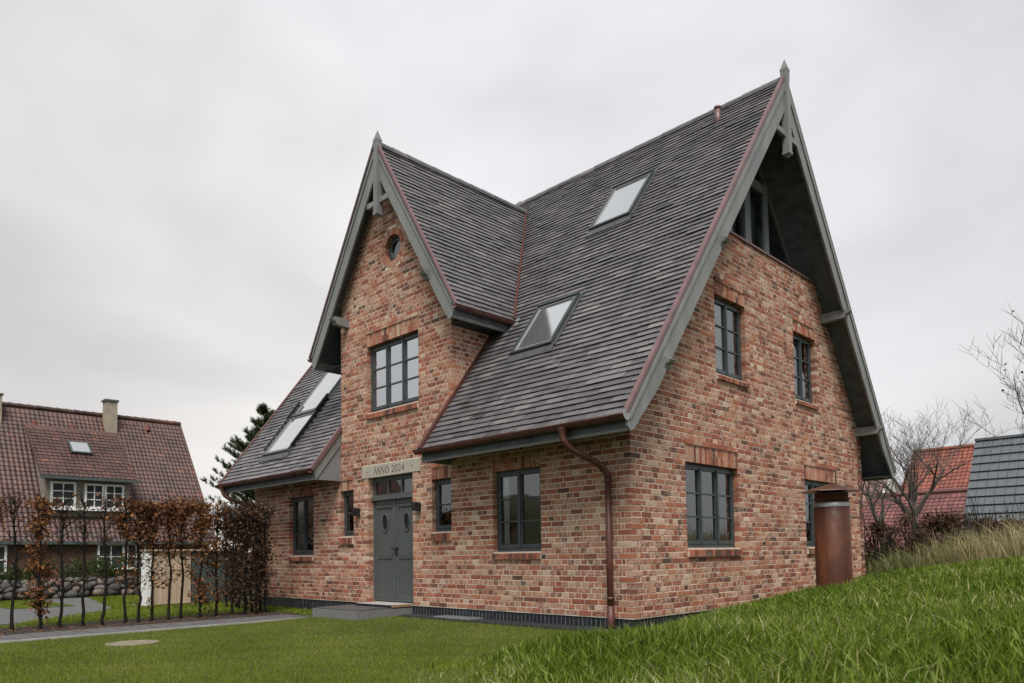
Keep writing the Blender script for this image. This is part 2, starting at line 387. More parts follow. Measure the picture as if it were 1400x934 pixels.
# low dune ridge across the way (reflected in the windows)
hx = np.linspace(-150, -18, 40); V = []; Fh = []
prof = [(-7, 0), (-4.5, .35), (-2.2, .8), (0, 1), (2.5, .8), (5, .35), (7.5, 0)]
for i, x in enumerate(hx):
    hgt = 4.6+1.1*math.sin(x*.11)+.7*math.sin(x*.31+1); yc = -34-.12*(x+60)
    for (d, q) in prof: V.append((x, yc+d, LAWN-.3+(hgt+.3)*q))
for i in range(39):
    for j in range(6): Fh.append((i*7+j, (i+1)*7+j, (i+1)*7+j+1, i*7+j+1))
tag(np_mesh('hill', V, Fh, 'hill'), kind='structure')

# ================================================================== THE BRICK HOUSE
house = thing('brick_house', (-5.6, 0, 0), 'gabled house of mottled red and cream brick with steep dark tiled roof', 'house')
HL = Vector((-5.6, 0, 0))
C = 1/12                                       # brick course
SL = 1.336; RY = 4.44; DEP = 8.88; XL, XR = -11.78, .44
def ZR(y): return 3.60+SL*(y if y <= RY else DEP-y)
DX, DZ, SR_, SL_ = -5.709, 8.99, 1.644, 1.543
def ZD(x): return DZ-SR_*(x-DX) if x > DX else DZ+SL_*(x-DX)
WL, DWL, DWR = -11.34, -7.403, -3.803

class Face:
    def __init__(s, o, rot): s.o = Vector(o); s.r = rot; s.c, s.s = math.cos(rot), math.sin(rot)
    def P(s, h, d, z): return (s.o.x+h*s.c-d*s.s, s.o.y+h*s.s+d*s.c, s.o.z+z)
FF = Face((0, 0, 0), 0); FG = Face((0, 0, 0), math.pi/2); FS = Face((DWR, 0, 0), math.pi/2)

# ---- openings: (left, right, sill bottom, glass bottom, top, lintel top, ledge)
OP_F = {'w1': (-2.79, -1.715, 10*C, .96, 2.292, 30*C, 0), 'w2': (-4.391, -3.851, 14*C, 1.341, 2.294, 30*C, 1),
        'w3': (-9.598, -8.522, 10*C, .96, 2.292, 30*C, 0), 'w4': (-7.437, -6.939, 14*C, 1.341, 2.294, 30*C, 1),
        'w5': (-6.432, -4.756, 44*C, 3.806, 5.164, 65*C, 1)}
OP_G = {'g1': (1.437, 3.106, 10*C, .977, 2.312, 31*C, 1), 'g2': (5.786, 7.40, 10*C, .977, 2.312, 31*C, 1),
        'g3': (2.469, 3.538, 45*C, 3.863, 5.208, 65*C, 1), 'g4': (5.494, 6.531, 45*C, 3.863, 5.208, 65*C, 1)}
DOOR = (-6.411, -4.96, 0, 2.486); LST = (-6.62, -4.71, 2.486, 2.735)
RND = (-5.545, 6.97, .265, .39)                # round window: x, z, radius, ring radius

pieces = []                                    # (face, h0, h1, z0, kind)
def row_joints(k, stretch):
    if stretch:
        a = .245+(.125 if (k//2) % 2 else 0)
        return [.245]+[a+.25*n for n in range(0 if a > .25 else 1, 60)]
    return [.1825+.125*n for n in range(110)]
def segs(A, B, ex):
    out = [(A, B)]
    for (a, b) in ex:
        nw = []
        for (p, q) in out:
            if b <= p or a >= q: nw.append((p, q)); continue
            if a-p > .03: nw.append((p, a))
            if q-b > .03: nw.append((b, q))
        out = nw
    return out
def lay(face, sign, k, A, B, ex, stretch, s0=0.):
    z = k*C; J = [s0+j for j in row_joints(k, stretch)]
    for (p, q) in segs(A, B, ex):
        bd = [p]+[j for j in J if p+.05 < j < q-.05]+[q]
        for i in range(len(bd)-1):
            a = bd[i]+(.006 if i > 0 else 0); b_ = bd[i+1]-(.006 if i < len(bd)-2 else 0)
            h0, h1 = (a, b_) if sign > 0 else (-b_, -a)
            pieces.append((face, h0, h1, z, stretch))
def exF(z):
    ex = []
    for o in OP_F.values():
        if o[2]-.01 < z+C/2 < o[5]+(C if o[6] else 0): ex.append((-o[1], -o[0]))
    if z+C/2 < DOOR[3]: ex.append((-DOOR[1], -DOOR[0]))
    if LST[2] < z+C/2 < LST[3]: ex.append((-LST[1], -LST[0]))
    dz = z+C/2-RND[1]
    if abs(dz) < RND[3]+.02:
        hw = math.sqrt(max(.0004, (RND[3]+.012)**2-max(0, abs(dz)-.02)**2)); ex.append((-RND[0]-hw, -RND[0]+hw))
    return ex
for k in range(0, 104):
    z = k*C; st = k % 2 == 0
    if z < 3.24:
        lay(FF, -1, k, 0 if st else .125, -WL, exF(z), st)
    elif z < 8.6:
        zt = z+C+.02
        xr_ = min(DWR, DX+(DZ-.06-zt)/SR_); xl_ = max(DWL, DX-(DZ-.06-zt)/SL_)
        a = -xr_ if (st or xr_ < DWR-.01) else -DWR+.125
        if -xl_-a > .08: lay(FF, -1, k, a, -xl_, exF(z), st)
    if 3.4 < z < 5.6: lay(FS, 1, k, .125 if st else 0, 1.5, [], not st)
    if z < 6.40:
        zt = z+C+.02; y0 = max(0, (zt-3.54)/SL); a = (.125 if st else 0) if y0 == 0 else y0
        ex = [(o[0], o[1]) for o in OP_G.values() if o[2]-.01 < z+C/2 < o[5]+(C if o[6] else 0)]
        lay(FG, 1, k, a, DEP-y0, ex, not st)
BD, BH = .115, .0700
def brick_shape(L_, jit=.0022):
    """local brick: x centred, y depth from face, z centred; worn front arris"""
    c = .0035; a = L_/2; h = BH/2
    j = lambda: random.uniform(-jit, jit)
    fr_ = [(-a+c+j(), j(), -h+c+j()), (a-c+j(), j(), -h+c+j()), (a-c+j(), j(), h-c+j()), (-a+c+j(), j(), h-c+j())]
    ed = [(-a, c, -h), (a, c, -h), (a, c, h), (-a, c, h)]; bk = [(-a, BD, -h), (a, BD, -h), (a, BD, h), (-a, BD, h)]
    fs = [(0, 1, 2, 3)]
    for i in range(4):
        n = (i+1) % 4; fs += [(i, 4+i, 4+n, n), (4+i, 8+i, 8+n, 4+n)]
    return fr_+ed+bk, fs
def brick_col(st):
    r = random.random()
    if st: tone = random.choices([random.uniform(.02, .14), random.uniform(.16, .62), random.uniform(.6, .84), random.uniform(.84, 1)], [.05, .70, .21, .04])[0]; wash = random.betavariate(2, 2)
    else: tone = random.choices([random.uniform(.02, .16), random.uniform(.16, .6), random.uniform(.6, .84), random.uniform(.84, 1)], [.06, .56, .31, .07])[0]; wash = random.betavariate(2.6, 1.6)
    return (tone, wash, random.random())

def wall_mesh(face, outer, holes, depth=.24, rec=.0045):
    mb = MB()
    loops = [[Vector((h, z, 0)) for h, z in outer]]+[[Vector((h, z, 0)) for h, z in q] for q in holes]
    flat = [p for lp in loops for p in lp]
    tris = tessellate_polygon(loops)
    vs = [face.P(p.x, rec, p.y) for p in flat]; fs = []
    for tq in tris:
        a, b_, c_ = [flat[i] for i in tq]
        s_ = (b_.x-a.x)*(c_.y-a.y)-(b_.y-a.y)*(c_.x-a.x)
        fs.append(tuple(tq) if s_ > 0 else tuple(tq[::-1]))
    mb.add(vs, fs)
    for q in holes:
        cx_ = sum(p[0] for p in q)/len(q); cz_ = sum(p[1] for p in q)/len(q)
        n = len(q); vs = []
        for d in (rec, depth):
            vs += [face.P(h+(.007 if h > cx_ else -.007), d, z+(.007 if z > cz_ else -.007)) for h, z in q]
        mb.add(vs, [(i, (i+1) % n, n+(i+1) % n, n+i) for i in range(n)])
    return mb
def rect(o, t_=None): return [(o[0], o[3]), (o[1], o[3]), (o[1], o[4]), (o[0], o[4])]
circ = [(RND[0]+(RND[2]+.003)*math.cos(a), RND[1]+(RND[2]+.003)*math.sin(a)) for a in np.linspace(0, 2*math.pi, 33)[:-1]]
front = wall_mesh(FF, [(WL, -.01), (0, -.01), (0, 3.35), (DWR, 3.35), (DWR, 5.75), (DX, 8.85), (DWL, 6.25), (DWL, 3.35), (WL, 3.35)],
                  [rect(o) for o in OP_F.values()]+[[(DOOR[0], .0), (DOOR[1], .0), (DOOR[1], DOOR[3]), (DOOR[0], DOOR[3])], circ]).build('wall', 'mortar', house)
gable = wall_mesh(FG, [(.012, -.01), (DEP, -.01), (DEP, 3.5), (6.72, 6.39), (2.16, 6.39), (.012, 3.5)], [rect(o) for o in OP_G.values()]).build('wall', 'mortar', house)
cheek = wall_mesh(FS, [(.012, 3.3), (1.6, 3.3), (1.6, 5.6), (.012, 5.6)], []).build('wall', 'mortar', house)
tag(front, 'front wall with the door and dormer gable'); tag(gable, 'gable end wall'); tag(cheek, 'small brick cheek wall of the dormer')
mb = MB(); mb.box(WL, WL+.24, .012, DEP, -.2, 3.4); mb.prism([(WL, .012, 3.4), (WL, DEP, 3.4), (WL, RY, 9.2)], (.24, 0, 0)); mb.box(WL, 0, DEP-.24, DEP-.001, -.2, 3.4); mb.box(DWL, DWL+.2, .02, 1.6, 2.6, 6.2)
mb.build('wall', 'house_brick_far', house)
# bricks: the 300 that show largest are objects of their own, the rest one joined part per wall
wall_of = {id(FF): front, id(FG): gable, id(FS): cheek}
pieces_f = []
for (f, h0, h1, z, st) in pieces:
    c = Vector(f.P((h0+h1)/2, 0, z+C/2)); d = (c-CAMP).length
    std = min((abs(h1-h0-L_), L_) for L_ in (.238, .113))
    vis = (f is FF and z < 2.3) or (f is FG and 0.1 < z < 3.3)
    pieces_f.append((d/(h1-h0)**.5 if (std[0] < .004 and vis) else 1e6, f, h0, h1, z, st, std[1]))
pieces_f.sort(key=lambda q: q[0])
shp = {L_: [] for L_ in (.238, .113)}
for L_ in shp:
    for i in range(5):
        mbx = MB(); mbx.add(*brick_shape(L_, .003)); me = mbx.mesh('brick'); me.materials.append(MATS['brick_obj']); shp[L_].append(me)
for q in pieces_f[:300]:
    _, f, h0, h1, z, st, L_ = q
    o = bpy.data.objects.new('brick', random.choice(shp[L_])); COL.objects.link(o); o.parent = wall_of[id(f)]
    o.location = Vector(f.P((h0+h1)/2, random.uniform(-.003, .002), z+C/2))-HL
    o.rotation_euler = (random.uniform(-.006, .006), 0, f.r+random.uniform(-.006, .006)); o.color = (*brick_col(st), 1)
mass = {k: MB() for k in wall_of}
for q in pieces_f[300:]:
    _, f, h0, h1, z, st, L_ = q
    vs, fs = brick_shape(h1-h0, .0025); hc = (h0+h1)/2; dd = random.uniform(-.003, .002)
    mass[id(f)].add([f.P(hc+p[0], p[1]+dd, z+C/2+p[2]) for p in vs], fs, brick_col(st))
for k, mbx in mass.items(): tag(mbx.build('brickwork', 'brick_geo', wall_of[k]), kind='stuff')
# plinth of black clinker soldiers
pl = MB(); pj = MB()
for f, A, B in ((FF, WL, -.03), (FG, .03, DEP)):
    x = A
    while x < B-.03:
        b_ = min(x+.0715, B); col = rc()
        pl.box(x, b_, .02+random.uniform(-.003, .003), .12, -.36, -.012, f.P, col); x += .0833
    pj.box(A, B, .023, .13, -.36, -.008, f.P)
pp = pl.build('plinth', 'plinth', house); pj.build('joint', 'plinth_joint', pp)

# ---- windows
def lintel_sill(parent, f, o, sill=True):
    l, r, sb, gb, tp, lt, ledge = o
    mb = MB(); n = max(3, round((r-l)/C)); wd = (r-l)/n
    for i in range(n):
        a = l+i*wd+.005; b_ = l+(i+1)*wd-.005; d = random.uniform(-.003, .002)
        if random.random() < .45:
            zm = tp+(lt-tp)*random.choice((.45, .55)); mb.box(a, b_, d, .115, tp+.001, zm-.005, f.P, brick_col(True)); mb.box(a, b_, d, .115, zm+.005, lt-.006, f.P, brick_col(True))
        else: mb.box(a, b_, d, .115, tp+.001, lt-.006, f.P, brick_col(True))
    if ledge:
        x = l
        while x < r-.04:
            b_ = min(x+.24, r); mb.box(x+.004, b_-.004, -.020, .1, lt+.006, lt+C-.006, f.P, brick_col(True)); x += .25
    tag(mb.build('lintel', 'brick_geo', parent), kind='stuff')
    if not sill: return
    mb = MB(); x = l-.0
    n = max(3, round((r-l)/.075)); wd = (r-l)/n
    for i in range(n):
        a = l+i*wd+.005; b_ = l+(i+1)*wd-.005; j = random.uniform(-.004, .004)
        vs = [(a, -.045+j, sb+.008), (b_, -.045+j, sb+.008), (b_, .115, sb+.008), (a, .115, sb+.008), (a, -.045+j, gb-.035), (b_, -.045+j, gb-.035), (b_, .115, gb-.004), (a, .115, gb-.004)]
        mb.add([f.P(*p) for p in vs], [(0, 3, 2, 1), (4, 5, 6, 7), (0, 1, 5, 4), (2, 3, 7, 6), (0, 4, 7, 3), (1, 2, 6, 5)], (random.choice([.05, .12, .25, .35, .5, .55]), random.random()*.55, random.random()))
    sl = mb.build('window_sill', 'brick_geo', parent); tag(sl, kind='stuff')
    MB().box(l+.004, r-.004, -.032, .114, sb+.010, gb-.045, f.P).build('mortar_bed', 'mortar', parent)
def window(f, o, nc, nr, curtain=None, name='window', gmat='glass'):
    l, r, sb, gb, tp = o[:5]; D0 = .098
    mb = MB(); fwid = .045
    mb.box(l, r, D0, .18, gb, gb+.06, f.P); mb.box(l, r, D0, .18, tp-fwid, tp, f.P)
    mb.box(l, l+fwid, D0, .18, gb+.06, tp-fwid, f.P); mb.box(r-fwid, r, D0, .18, gb+.06, tp-fwid, f.P)
    win = mb.build(name, 'paint_dark', house)
    il, ir, ib, it = l+fwid, r-fwid, gb+.06, tp-fwid; cw = (ir-il)/nc
    for i in range(nc):
        a, b_ = il+i*cw, il+(i+1)*cw; s = .048; mb = MB(); d0 = D0-.012+.004*(i % 2)
        a2 = a+.002; b2 = b_-.002
        mb.box(a2, b2, d0, .15, ib+.002, ib+s+.012, f.P); mb.box(a2, b2, d0, .15, it-s, it-.002, f.P)
        mb.box(a2, a+s, d0, .15, ib+s+.012, it-s, f.P); mb.box(b_-s, b2, d0, .15, ib+s+.012, it-s, f.P)
        mb.build('sash', 'paint_dark', win)
        if i: MB().box(a-.02, a+.02, d0-.018, d0-.001, ib+.01, it-.012, f.P).build('cover_strip', 'paint_dark', win)
        pa, pb, p0, p1 = a+s, b_-s, ib+s+.012, it-s; ph = (p1-p0)/nr
        for j in range(nr):
            q0 = p0+j*ph+(.012 if j else 0); q1 = p0+(j+1)*ph-(.012 if j < nr-1 else 0)
            tl_ = random.uniform(-.0012, .0012)
            MB().add([f.P(pa, .118, q0), f.P(pb, .118+tl_, q0), f.P(pb, .118, q1), f.P(pa, .118+tl_, q1)], [(0, 1, 2, 3)]).build('pane', gmat, win)
            if j: MB().box(pa, pb, d0+.008, .13, p0+j*ph-.0125, p0+j*ph+.0125, f.P).build('glazing_bar', 'paint_dark', win)
    if curtain:
        for (c0, c1, z0, z1) in curtain:
            x0, x1 = il+(ir-il)*c0, il+(ir-il)*c1; mb = MB(); n = max(4, int((x1-x0)/.035)); vs = []
            for i in range(n+1):
                x = x0+(x1-x0)*i/n; d = .142+.004*math.sin(i*1.9)
                vs += [f.P(x, d, ib+(it-ib)*z0), f.P(x, d, ib+(it-ib)*z1)]
            mb.add(vs, [(2*i, 2*i+2, 2*i+3, 2*i+1) for i in range(n)]); mb.build('curtain', 'curtain', win, True)
    lintel_sill(win, f, o); return win
window(FF, OP_F['w1'], 2, 3, [(0.08, .2, 0, 1)]); window(FF, OP_F['w2'], 1, 2); window(FF, OP_F['w3'], 2, 3, [(.1, .35, 0, 1)]); window(FF, OP_F['w4'], 1, 2)
window(FF, OP_F['w5'], 3, 3, [(.13, 1., 0, 1)], gmat='glass_bright'); window(FG, OP_G['g1'], 3, 3, [(.62, .7, 0, 1)]); window(FG, OP_G['g2'], 3, 3)  # w5: added white curtain and brighter glass stand in for mirrored sky
window(FG, OP_G['g3'], 2, 3, [(0, .62, 0, 1)]); window(FG, OP_G['g4'], 2, 3, [(0, .3, 0, 1)])
# round window
mb = MB(); n = 24
for i in range(n):
    a0 = 2*math.pi*(i+.06)/n; a1 = 2*math.pi*(i+.94)/n; r0, r1 = RND[2], RND[3]
    q = [(RND[0]+r*math.cos(a), RND[1]+r*math.sin(a)) for r, a in ((r0, a0), (r1, a0), (r1, a1), (r0, a1))]
    d = random.uniform(-.004, .002); mb.prism([FF.P(h, d, z) for h, z in q], (0, .12, 0), (random.uniform(.3, .75), random.uniform(.3, .9), random.random()))
rw = MB()
for r0, r1, d0, d1 in ((.20, .262, .10, .18), (.165, .205, .092, .15)):
    for i in range(32):
        a0, a1 = 2*math.pi*i/32, 2*math.pi*(i+1)/32
        q = [(RND[0]+r*math.cos(a), RND[1]+r*math.sin(a)) for r, a in ((r0, a0), (r1, a0), (r1, a1), (r0, a1))]
        rw.prism([FF.P(h, d0, z) for h, z in q], (0, d1-d0, 0))
rwo = rw.build('round_window', 'paint_dark', house); tag(mb.build('brick_ring', 'brick_geo', rwo), kind='stuff')
MB().add([FF.P(RND[0]+.17*math.cos(a), .12, RND[1]+.17*math.sin(a)) for a in np.linspace(0, 2*math.pi, 33)[:-1]], [list(range(32))]).build('pane', 'glass', rwo)

# ---- door
l, r, zb, tp = DOOR; mb = MB(); D0 = .12
zt0, zt1 = 2.03, 2.12                           # transom rail
mb.box(l, l+.06, D0, .2, .04, tp, FF.P); mb.box(r-.06, r, D0, .2, .04, tp, FF.P); mb.box(l+.06, r-.06, D0, .2, tp-.06, tp, FF.P)
mb.box(l+.001, r-.001, D0-.05, .2, zt0, zt1, FF.P); mb.box(l+.061, r-.061, D0-.02, .2, .04, .075, FF.P)
door = mb.build('door', 'door_paint', house); mb = MB()
tag(door, 'dark grey-green double front door with oval lights')
w_ = (r-l-.12)/3
for i in range(3):
    a = l+.06+i*w_; bar = MB()
    if i: bar.box(a-.022, a+.022, D0+.004, .17, zt1, tp-.06, FF.P); bar.build('glazing_bar', 'door_paint', door)
    MB().add([FF.P(a+.02, .15, zt1+.01), FF.P(a+w_-.02, .15, zt1+.01), FF.P(a+w_-.02, .15, tp-.065), FF.P(a+.02, .15, tp-.065)], [(0, 1, 2, 3)]).build('pane', 'glass', door)
fr_ = MB(); fr_.box(l+.061, r-.061, D0+.003, .17, zt1, zt1+.025, FF.P); fr_.box(l+.061, r-.061, D0+.003, .17, tp-.085, tp-.061, FF.P); fr_.box(l+.061, l+.085, D0+.003, .17, zt1+.025, tp-.085, FF.P); fr_.box(r-.085, r-.061, D0+.003, .17, zt1+.025, tp-.085, FF.P); fr_.build('transom_frame', 'door_paint', door)
lw = (r-l-.12)/2
for i in range(2):
    a = l+.06+i*lw; b_ = a+lw; lf = MB()
    lf.box(a+.004, b_-.004, .165, .2, .078, zt0-.004, FF.P)                         # back board
    lf.box(a+.004, b_-.004, .138, .165, .078, .17, FF.P); lf.box(a+.004, b_-.004, .138, .165, zt0-.10, zt0-.004, FF.P)
    cs = .10 if i == 0 else .06; co = .06 if i == 0 else .10
    lf.box(a+.004, a+co, .138, .165, .17, zt0-.10, FF.P); lf.box(b_-cs, b_-.004, .138, .165, .17, zt0-.10, FF.P)
    leaf = lf.build('door_leaf', 'door_paint', door)
    x0, x1 = a+co, b_-cs; nb = 7; bw = (x1-x0)/nb; oc = ((x0+x1)/2, 1.58); orx, orz = .085, .160
    for q in range(nb):
        MB().box(x0+q*bw+.003, x0+(q+1)*bw-.003, .150, .1645, .171, zt0-.101, FF.P).build('plank', 'door_paint', leaf)
    MB().box(x0-.01, x1+.01, .125, .149, zt0-.15, zt0-.11, FF.P).build('drip_moulding', 'door_paint', leaf)
    bd = MB(); bd.box(x0-.005, x1+.005, .140, .149, .86, .96, FF.P)
    nn = 7; dw = (x1-x0)/nn
    for q in range(nn):
        c0 = x0+q*dw; bd.prism([FF.P(c0+.004, .132, .875), FF.P(c0+dw*.5, .132, .875), FF.P(c0+dw-.004, .132, .945), FF.P(c0+dw*.5, .132, .945)], (0, .009, 0))
    bd.build('carved_band', 'door_paint', leaf)
    ring = MB()
    for q in range(28):
        t0, t1 = 2*math.pi*q/28, 2*math.pi*(q+1)/28
        pts = [(oc[0]+(orx+w2)*math.cos(t_), oc[1]+(orz+w2)*math.sin(t_)) for w2, t_ in ((0, t0), (.028, t0), (.028, t1), (0, t1))]
        ring.prism([FF.P(h, .132, z) for h, z in pts], (0, .018, 0))
    ring.build('oval_frame', 'door_paint', leaf)
    MB().add([FF.P(oc[0]+orx*math.cos(t_), .1485, oc[1]+orz*math.sin(t_)) for t_ in np.linspace(0, 2*math.pi, 29)[:-1]], [list(range(28))]).build('oval_pane', 'black_metal', leaf)
MB().box((l+r)/2-.032, (l+r)/2+.012, .118, .1375, .08, zt0-.006, FF.P).build('cover_strip', 'door_paint', door)
hd = MB(); hd.tube([FF.P((l+r)/2+.05, .138, 1.06), FF.P((l+r)/2+.05, .085, 1.06), FF.P((l+r)/2-.07, .08, 1.06)], .013, 8); hd.lathe((0, 0, 0), [(0, 0)], 3)
hd = MB(); hd.tube([FF.P((l+r)/2+.05, .137, 1.06), FF.P((l+r)/2+.05, .085, 1.06), FF.P((l+r)/2-.07, .08, 1.06)], .014, 8); hd.tube([FF.P((l+r)/2+.05, .137, 1.06), FF.P((l+r)/2+.05, .122, 1.06)], .035, 12); hd.tube([FF.P((l+r)/2+.05, .137, .96), FF.P((l+r)/2+.05, .120, .96)], .028, 12)
hd.build('door_handle', 'black_metal', door)
# stone lintel with ANNO 2024
st = MB(); st.box(LST[0], LST[1], -.012, .2, LST[2]+.004, LST[3]-.006, FF.P); stone = st.build('stone_lintel', 'lintel_stone', house)
tx = MB(); cap = .125; zbl = LST[2]+.06; sp = .0
def stroke(a, b_, w0): 
    a = Vector((a[0], 0, a[1])); b_ = Vector((b_[0], 0, b_[1])); d = (b_-a).normalized(); n = Vector((d.z, 0, -d.x))*w0/2
    tx.prism([a-n, b_-n, b_+n, a+n], (0, .006, 0))
GL = {'A': ([((0, 0), (.38, 1), .05), ((.38, 1), (.76, 0), .12), ((.16, .38), (.6, .38), .045), ((-.08, .02), (.12, .02), .04), ((.62, .02), (.88, .02), .04)], .82),
      'N': ([((.08, 0), (.08, 1), .05), ((.08, 1), (.72, 0), .13), ((.72, 0), (.72, 1), .05), ((-.04, .02), (.2, .02), .04), ((.6, .98), (.86, .98), .04)], .9),
      '4': ([((.45, 0), (.45, 1), .11), ((.45, 1), (0, .3), .045), ((0, .3), (.62, .3), .05), ((.3, .02), (.6, .02), .04)], .66)}
def arc(cx_, cz_, rx, rz, a0, a1, thick): return [((cx_+rx*math.cos(p), cz_+rz*math.sin(p)), (cx_+rx*math.cos(q), cz_+rz*math.sin(q)), thick(p)) for p, q in zip(np.linspace(a0, a1, 15)[:-1], np.linspace(a0, a1, 15)[1:])]
GL['O'] = (arc(.42, .5, .40, .5, 0, 2*math.pi, lambda p: .045+.09*abs(math.cos(p))), .92)
GL['0'] = (arc(.3, .5, .28, .5, 0, 2*math.pi, lambda p: .045+.08*abs(math.cos(p))), .7)
GL['2'] = (arc(.28, .7, .26, .3, math.pi*.95, -math.pi*.3, lambda p: .06)+[((.43, .45), (.02, .05), .05), ((0, .05), (.58, .05), .10)], .68)
xs = -6.19; sc = .128
for ch in 'ANNO 2024':
    if ch == ' ': xs += .07; continue
    gl_, adv = GL[ch]
    for (a, b_, w0) in gl_:
        y0 = len(tx.v); stroke((xs+a[0]*sc, zbl+a[1]*sc), (xs+b_[0]*sc, zbl+b_[1]*sc), w0*sc)
    xs += adv*sc+.018
tx.v = [(p[0], p[1]-.0155, p[2]) for p in tx.v]
for dx in (-6.42, -4.95): tx.tube([(dx, -.0155, zbl+.06), (dx, -.010, zbl+.06)], .014, 8)
tx.build('engraved_lettering', 'engraving', stone)
for lx in (-4.745, -6.737):
    lm = MB(); lm.box(lx-.055, lx+.055, -.15, -.03, 1.74, 1.90, FF.P); la = lm.build('wall_lamp', 'lamp_black', house)
    MB().box(lx-.04, lx+.04, -.029, -.001, 1.76, 1.88, FF.P).build('bracket', 'lamp_black', la)

# interior rooms behind the glass
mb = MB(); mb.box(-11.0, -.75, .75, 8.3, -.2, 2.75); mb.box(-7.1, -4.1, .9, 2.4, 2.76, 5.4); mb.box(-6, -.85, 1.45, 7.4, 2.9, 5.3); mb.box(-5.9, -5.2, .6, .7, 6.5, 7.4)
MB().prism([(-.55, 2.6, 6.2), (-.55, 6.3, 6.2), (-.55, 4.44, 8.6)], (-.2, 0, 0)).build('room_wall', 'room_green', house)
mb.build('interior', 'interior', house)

# ---- roof
class Frame:
    def __init__(s, O, U, V): s.O, s.U, s.V = Vector(O), Vector(U).normalized(), Vector(V).normalized(); s.N = s.U.cross(s.V)
    def P(s, u, v, w=0): return s.O+s.U*u+s.V*v+s.N*w
YE = -.66
FM = Frame((XL, YE, ZR(YE)), (1, 0, 0), (0, 1, SL)); FB = Frame((XR, DEP-YE, ZR(YE)), (-1, 0, 0), (0, -1, SL))
XDE = -3.42; XDL = -8.14; YD = -.27
FDR = Frame((XDE, YD, ZD(XDE)), (0, 1, 0), (-1, 0, SR_)); FDL = Frame((XDL, 4.3, ZD(XDL)), (0, -1, 0), (1, 0, SL_))
roof_mb = MB()
def slab(plan, zf, th):
    roof_mb.prism([(x, y, zf(x, y)-th) for x, y in plan], (0, 0, th-.002))
slab([(XL, YE+.02), (DWL, YE+.02), (DWL, 1.7), (DWR, 1.7), (DWR, YE+.02), (XR-.02, YE+.02), (XR-.02, RY), (XL, RY)], lambda x, y: ZR(y), .20)
slab([(XL, RY), (XR-.02, RY), (XR-.02, DEP-YE-.02), (XL, DEP-YE-.02)], lambda x, y: ZR(y), .20)
yv = lambda x: (ZD(x)-3.60)/SL
slab([(DX, YD+.03), (XDE-.02, YD+.03), (XDE-.02, yv(XDE)+.05), (DX, yv(DX)+.05)], lambda x, y: DZ-SR_*(x-DX), .18)
slab([(XDL+.02, YD+.03), (DX, YD+.03), (DX, yv(DX)+.05), (XDL+.02, yv(XDL)+.05)], lambda x, y: DZ+SL_*(x-DX), .18)
roof = roof_mb.build('roof', 'soffit_dark', house)
TW, TP, TL, TT = .335, .1226, .205, .011
def clip(poly, f):
    out = []
    for i in range(len(poly)):
        a, b_ = poly[i], poly[(i+1) % len(poly)]; fa, fb = f(a), f(b_)
        if fa >= 0: out.append(a)
        if (fa >= 0) != (fb >= 0): t_ = fa/(fa-fb); out.append((a[0]+(b_[0]-a[0])*t_, a[1]+(b_[1]-a[1])*t_))
    return out
single = []; tmass = MB()
def wz(v, v0): return .043-.038*(v-v0)/TL
def tile_col(): return (min(1, max(0, random.gauss(.48, .24))), random.random(), random.random())
def tiles(F, ulen, vlen, clips, allow_single, u_off=0.):
    nrow = int(math.ceil(vlen/TP))
    for i in range(nrow):
        v0 = i*TP-.01; off = (TW*.5 if i % 2 else 0)+random.uniform(-.008, .008)+u_off
        n = int((ulen+TW)/TW)+2
        for j in range(-1, n):
            u0 = j*TW+off-TW*.5; u1 = u0+TW-.005
            poly = [(u0, v0), (u1, v0), (u1, v0+TL), (u0, v0+TL)]; whole = True
            for f in [lambda p: p[0]-.0, lambda p: ulen-p[0], lambda p: vlen+.0-p[1]]+clips(F, v0):
                if all(f(p) >= 0 for p in poly): continue
                whole = False; poly = clip(poly, f)
                if len(poly) < 3: break
            if len(poly) < 3 or abs(sum(poly[a][0]*poly[(a+1) % len(poly)][1]-poly[(a+1) % len(poly)][0]*poly[a][1] for a in range(len(poly)))) < .004: continue
            dw = random.uniform(-.0015, .0035)+(random.uniform(.002, .007) if random.random() < .06 else 0)+.004*math.sin(u0*1.9+i*.23)*math.sin(i*.31+u0*.4); dv = random.uniform(-.006, .006)
            if whole and allow_single:
                c = F.P((u0+u1)/2, v0); single.append(((c-CAMP).length, F, u0, v0+dv, dw)); continue
            add_tile(F, poly, v0, dv, dw)
def add_tile(F, poly, v0, dv, dw):
    n = len(poly)
    bot = [F.P(u, v+dv, wz(v, v0)+dw) for u, v in poly]; top = [F.P(u, v+dv, wz(v, v0)+dw+TT) for u, v in poly]
    tmass.add(bot+top, [list(range(n, 2*n))]+[(k, (k+1) % n, n+(k+1) % n, n+k) for k in range(n)], tile_col())
def plan(F, g):
    def f(p): q = F.P(p[0], p[1]); return g(q.x, q.y)
    return f
def rx(y): return DX+(DZ-ZR(y))/SR_            # valley lines in plan
def lx_(y): return DX-(DZ-ZR(y))/SL_
def clip_right(F, v0):
    y = F.P(0, v0+TP*.5).y
    if y < 1.32: return [plan(F, lambda x, yy: x-(DWR-.012))]
    if y < 4.05: return [plan(F, lambda x, yy: x-rx(yy))]
    return [plan(F, lambda x, yy: x-DX)]
def clip_left(F, v0):
    y = F.P(0, v0+TP*.5).y
    if y < 1.25: return [plan(F, lambda x, yy: (DWL+.0)-x)]
    if y < 4.05: return [plan(F, lambda x, yy: lx_(yy)-x)]
    return [plan(F, lambda x, yy: DX-x)]
vl = (RY-YE)*math.sqrt(1+SL*SL); ul = XR-XL
SKY = {'a': (-2.66, -1.70, 2.62, 3.47), 'b': (-2.77, -1.82, .52, 1.28), 'c': (-10.26, -9.04, -.26, 1.66)}
tiles(FM, ul, vl, clip_right, True); tiles(FM, ul, vl, clip_left, False); tiles(FB, ul, vl, lambda F, v: [], False)
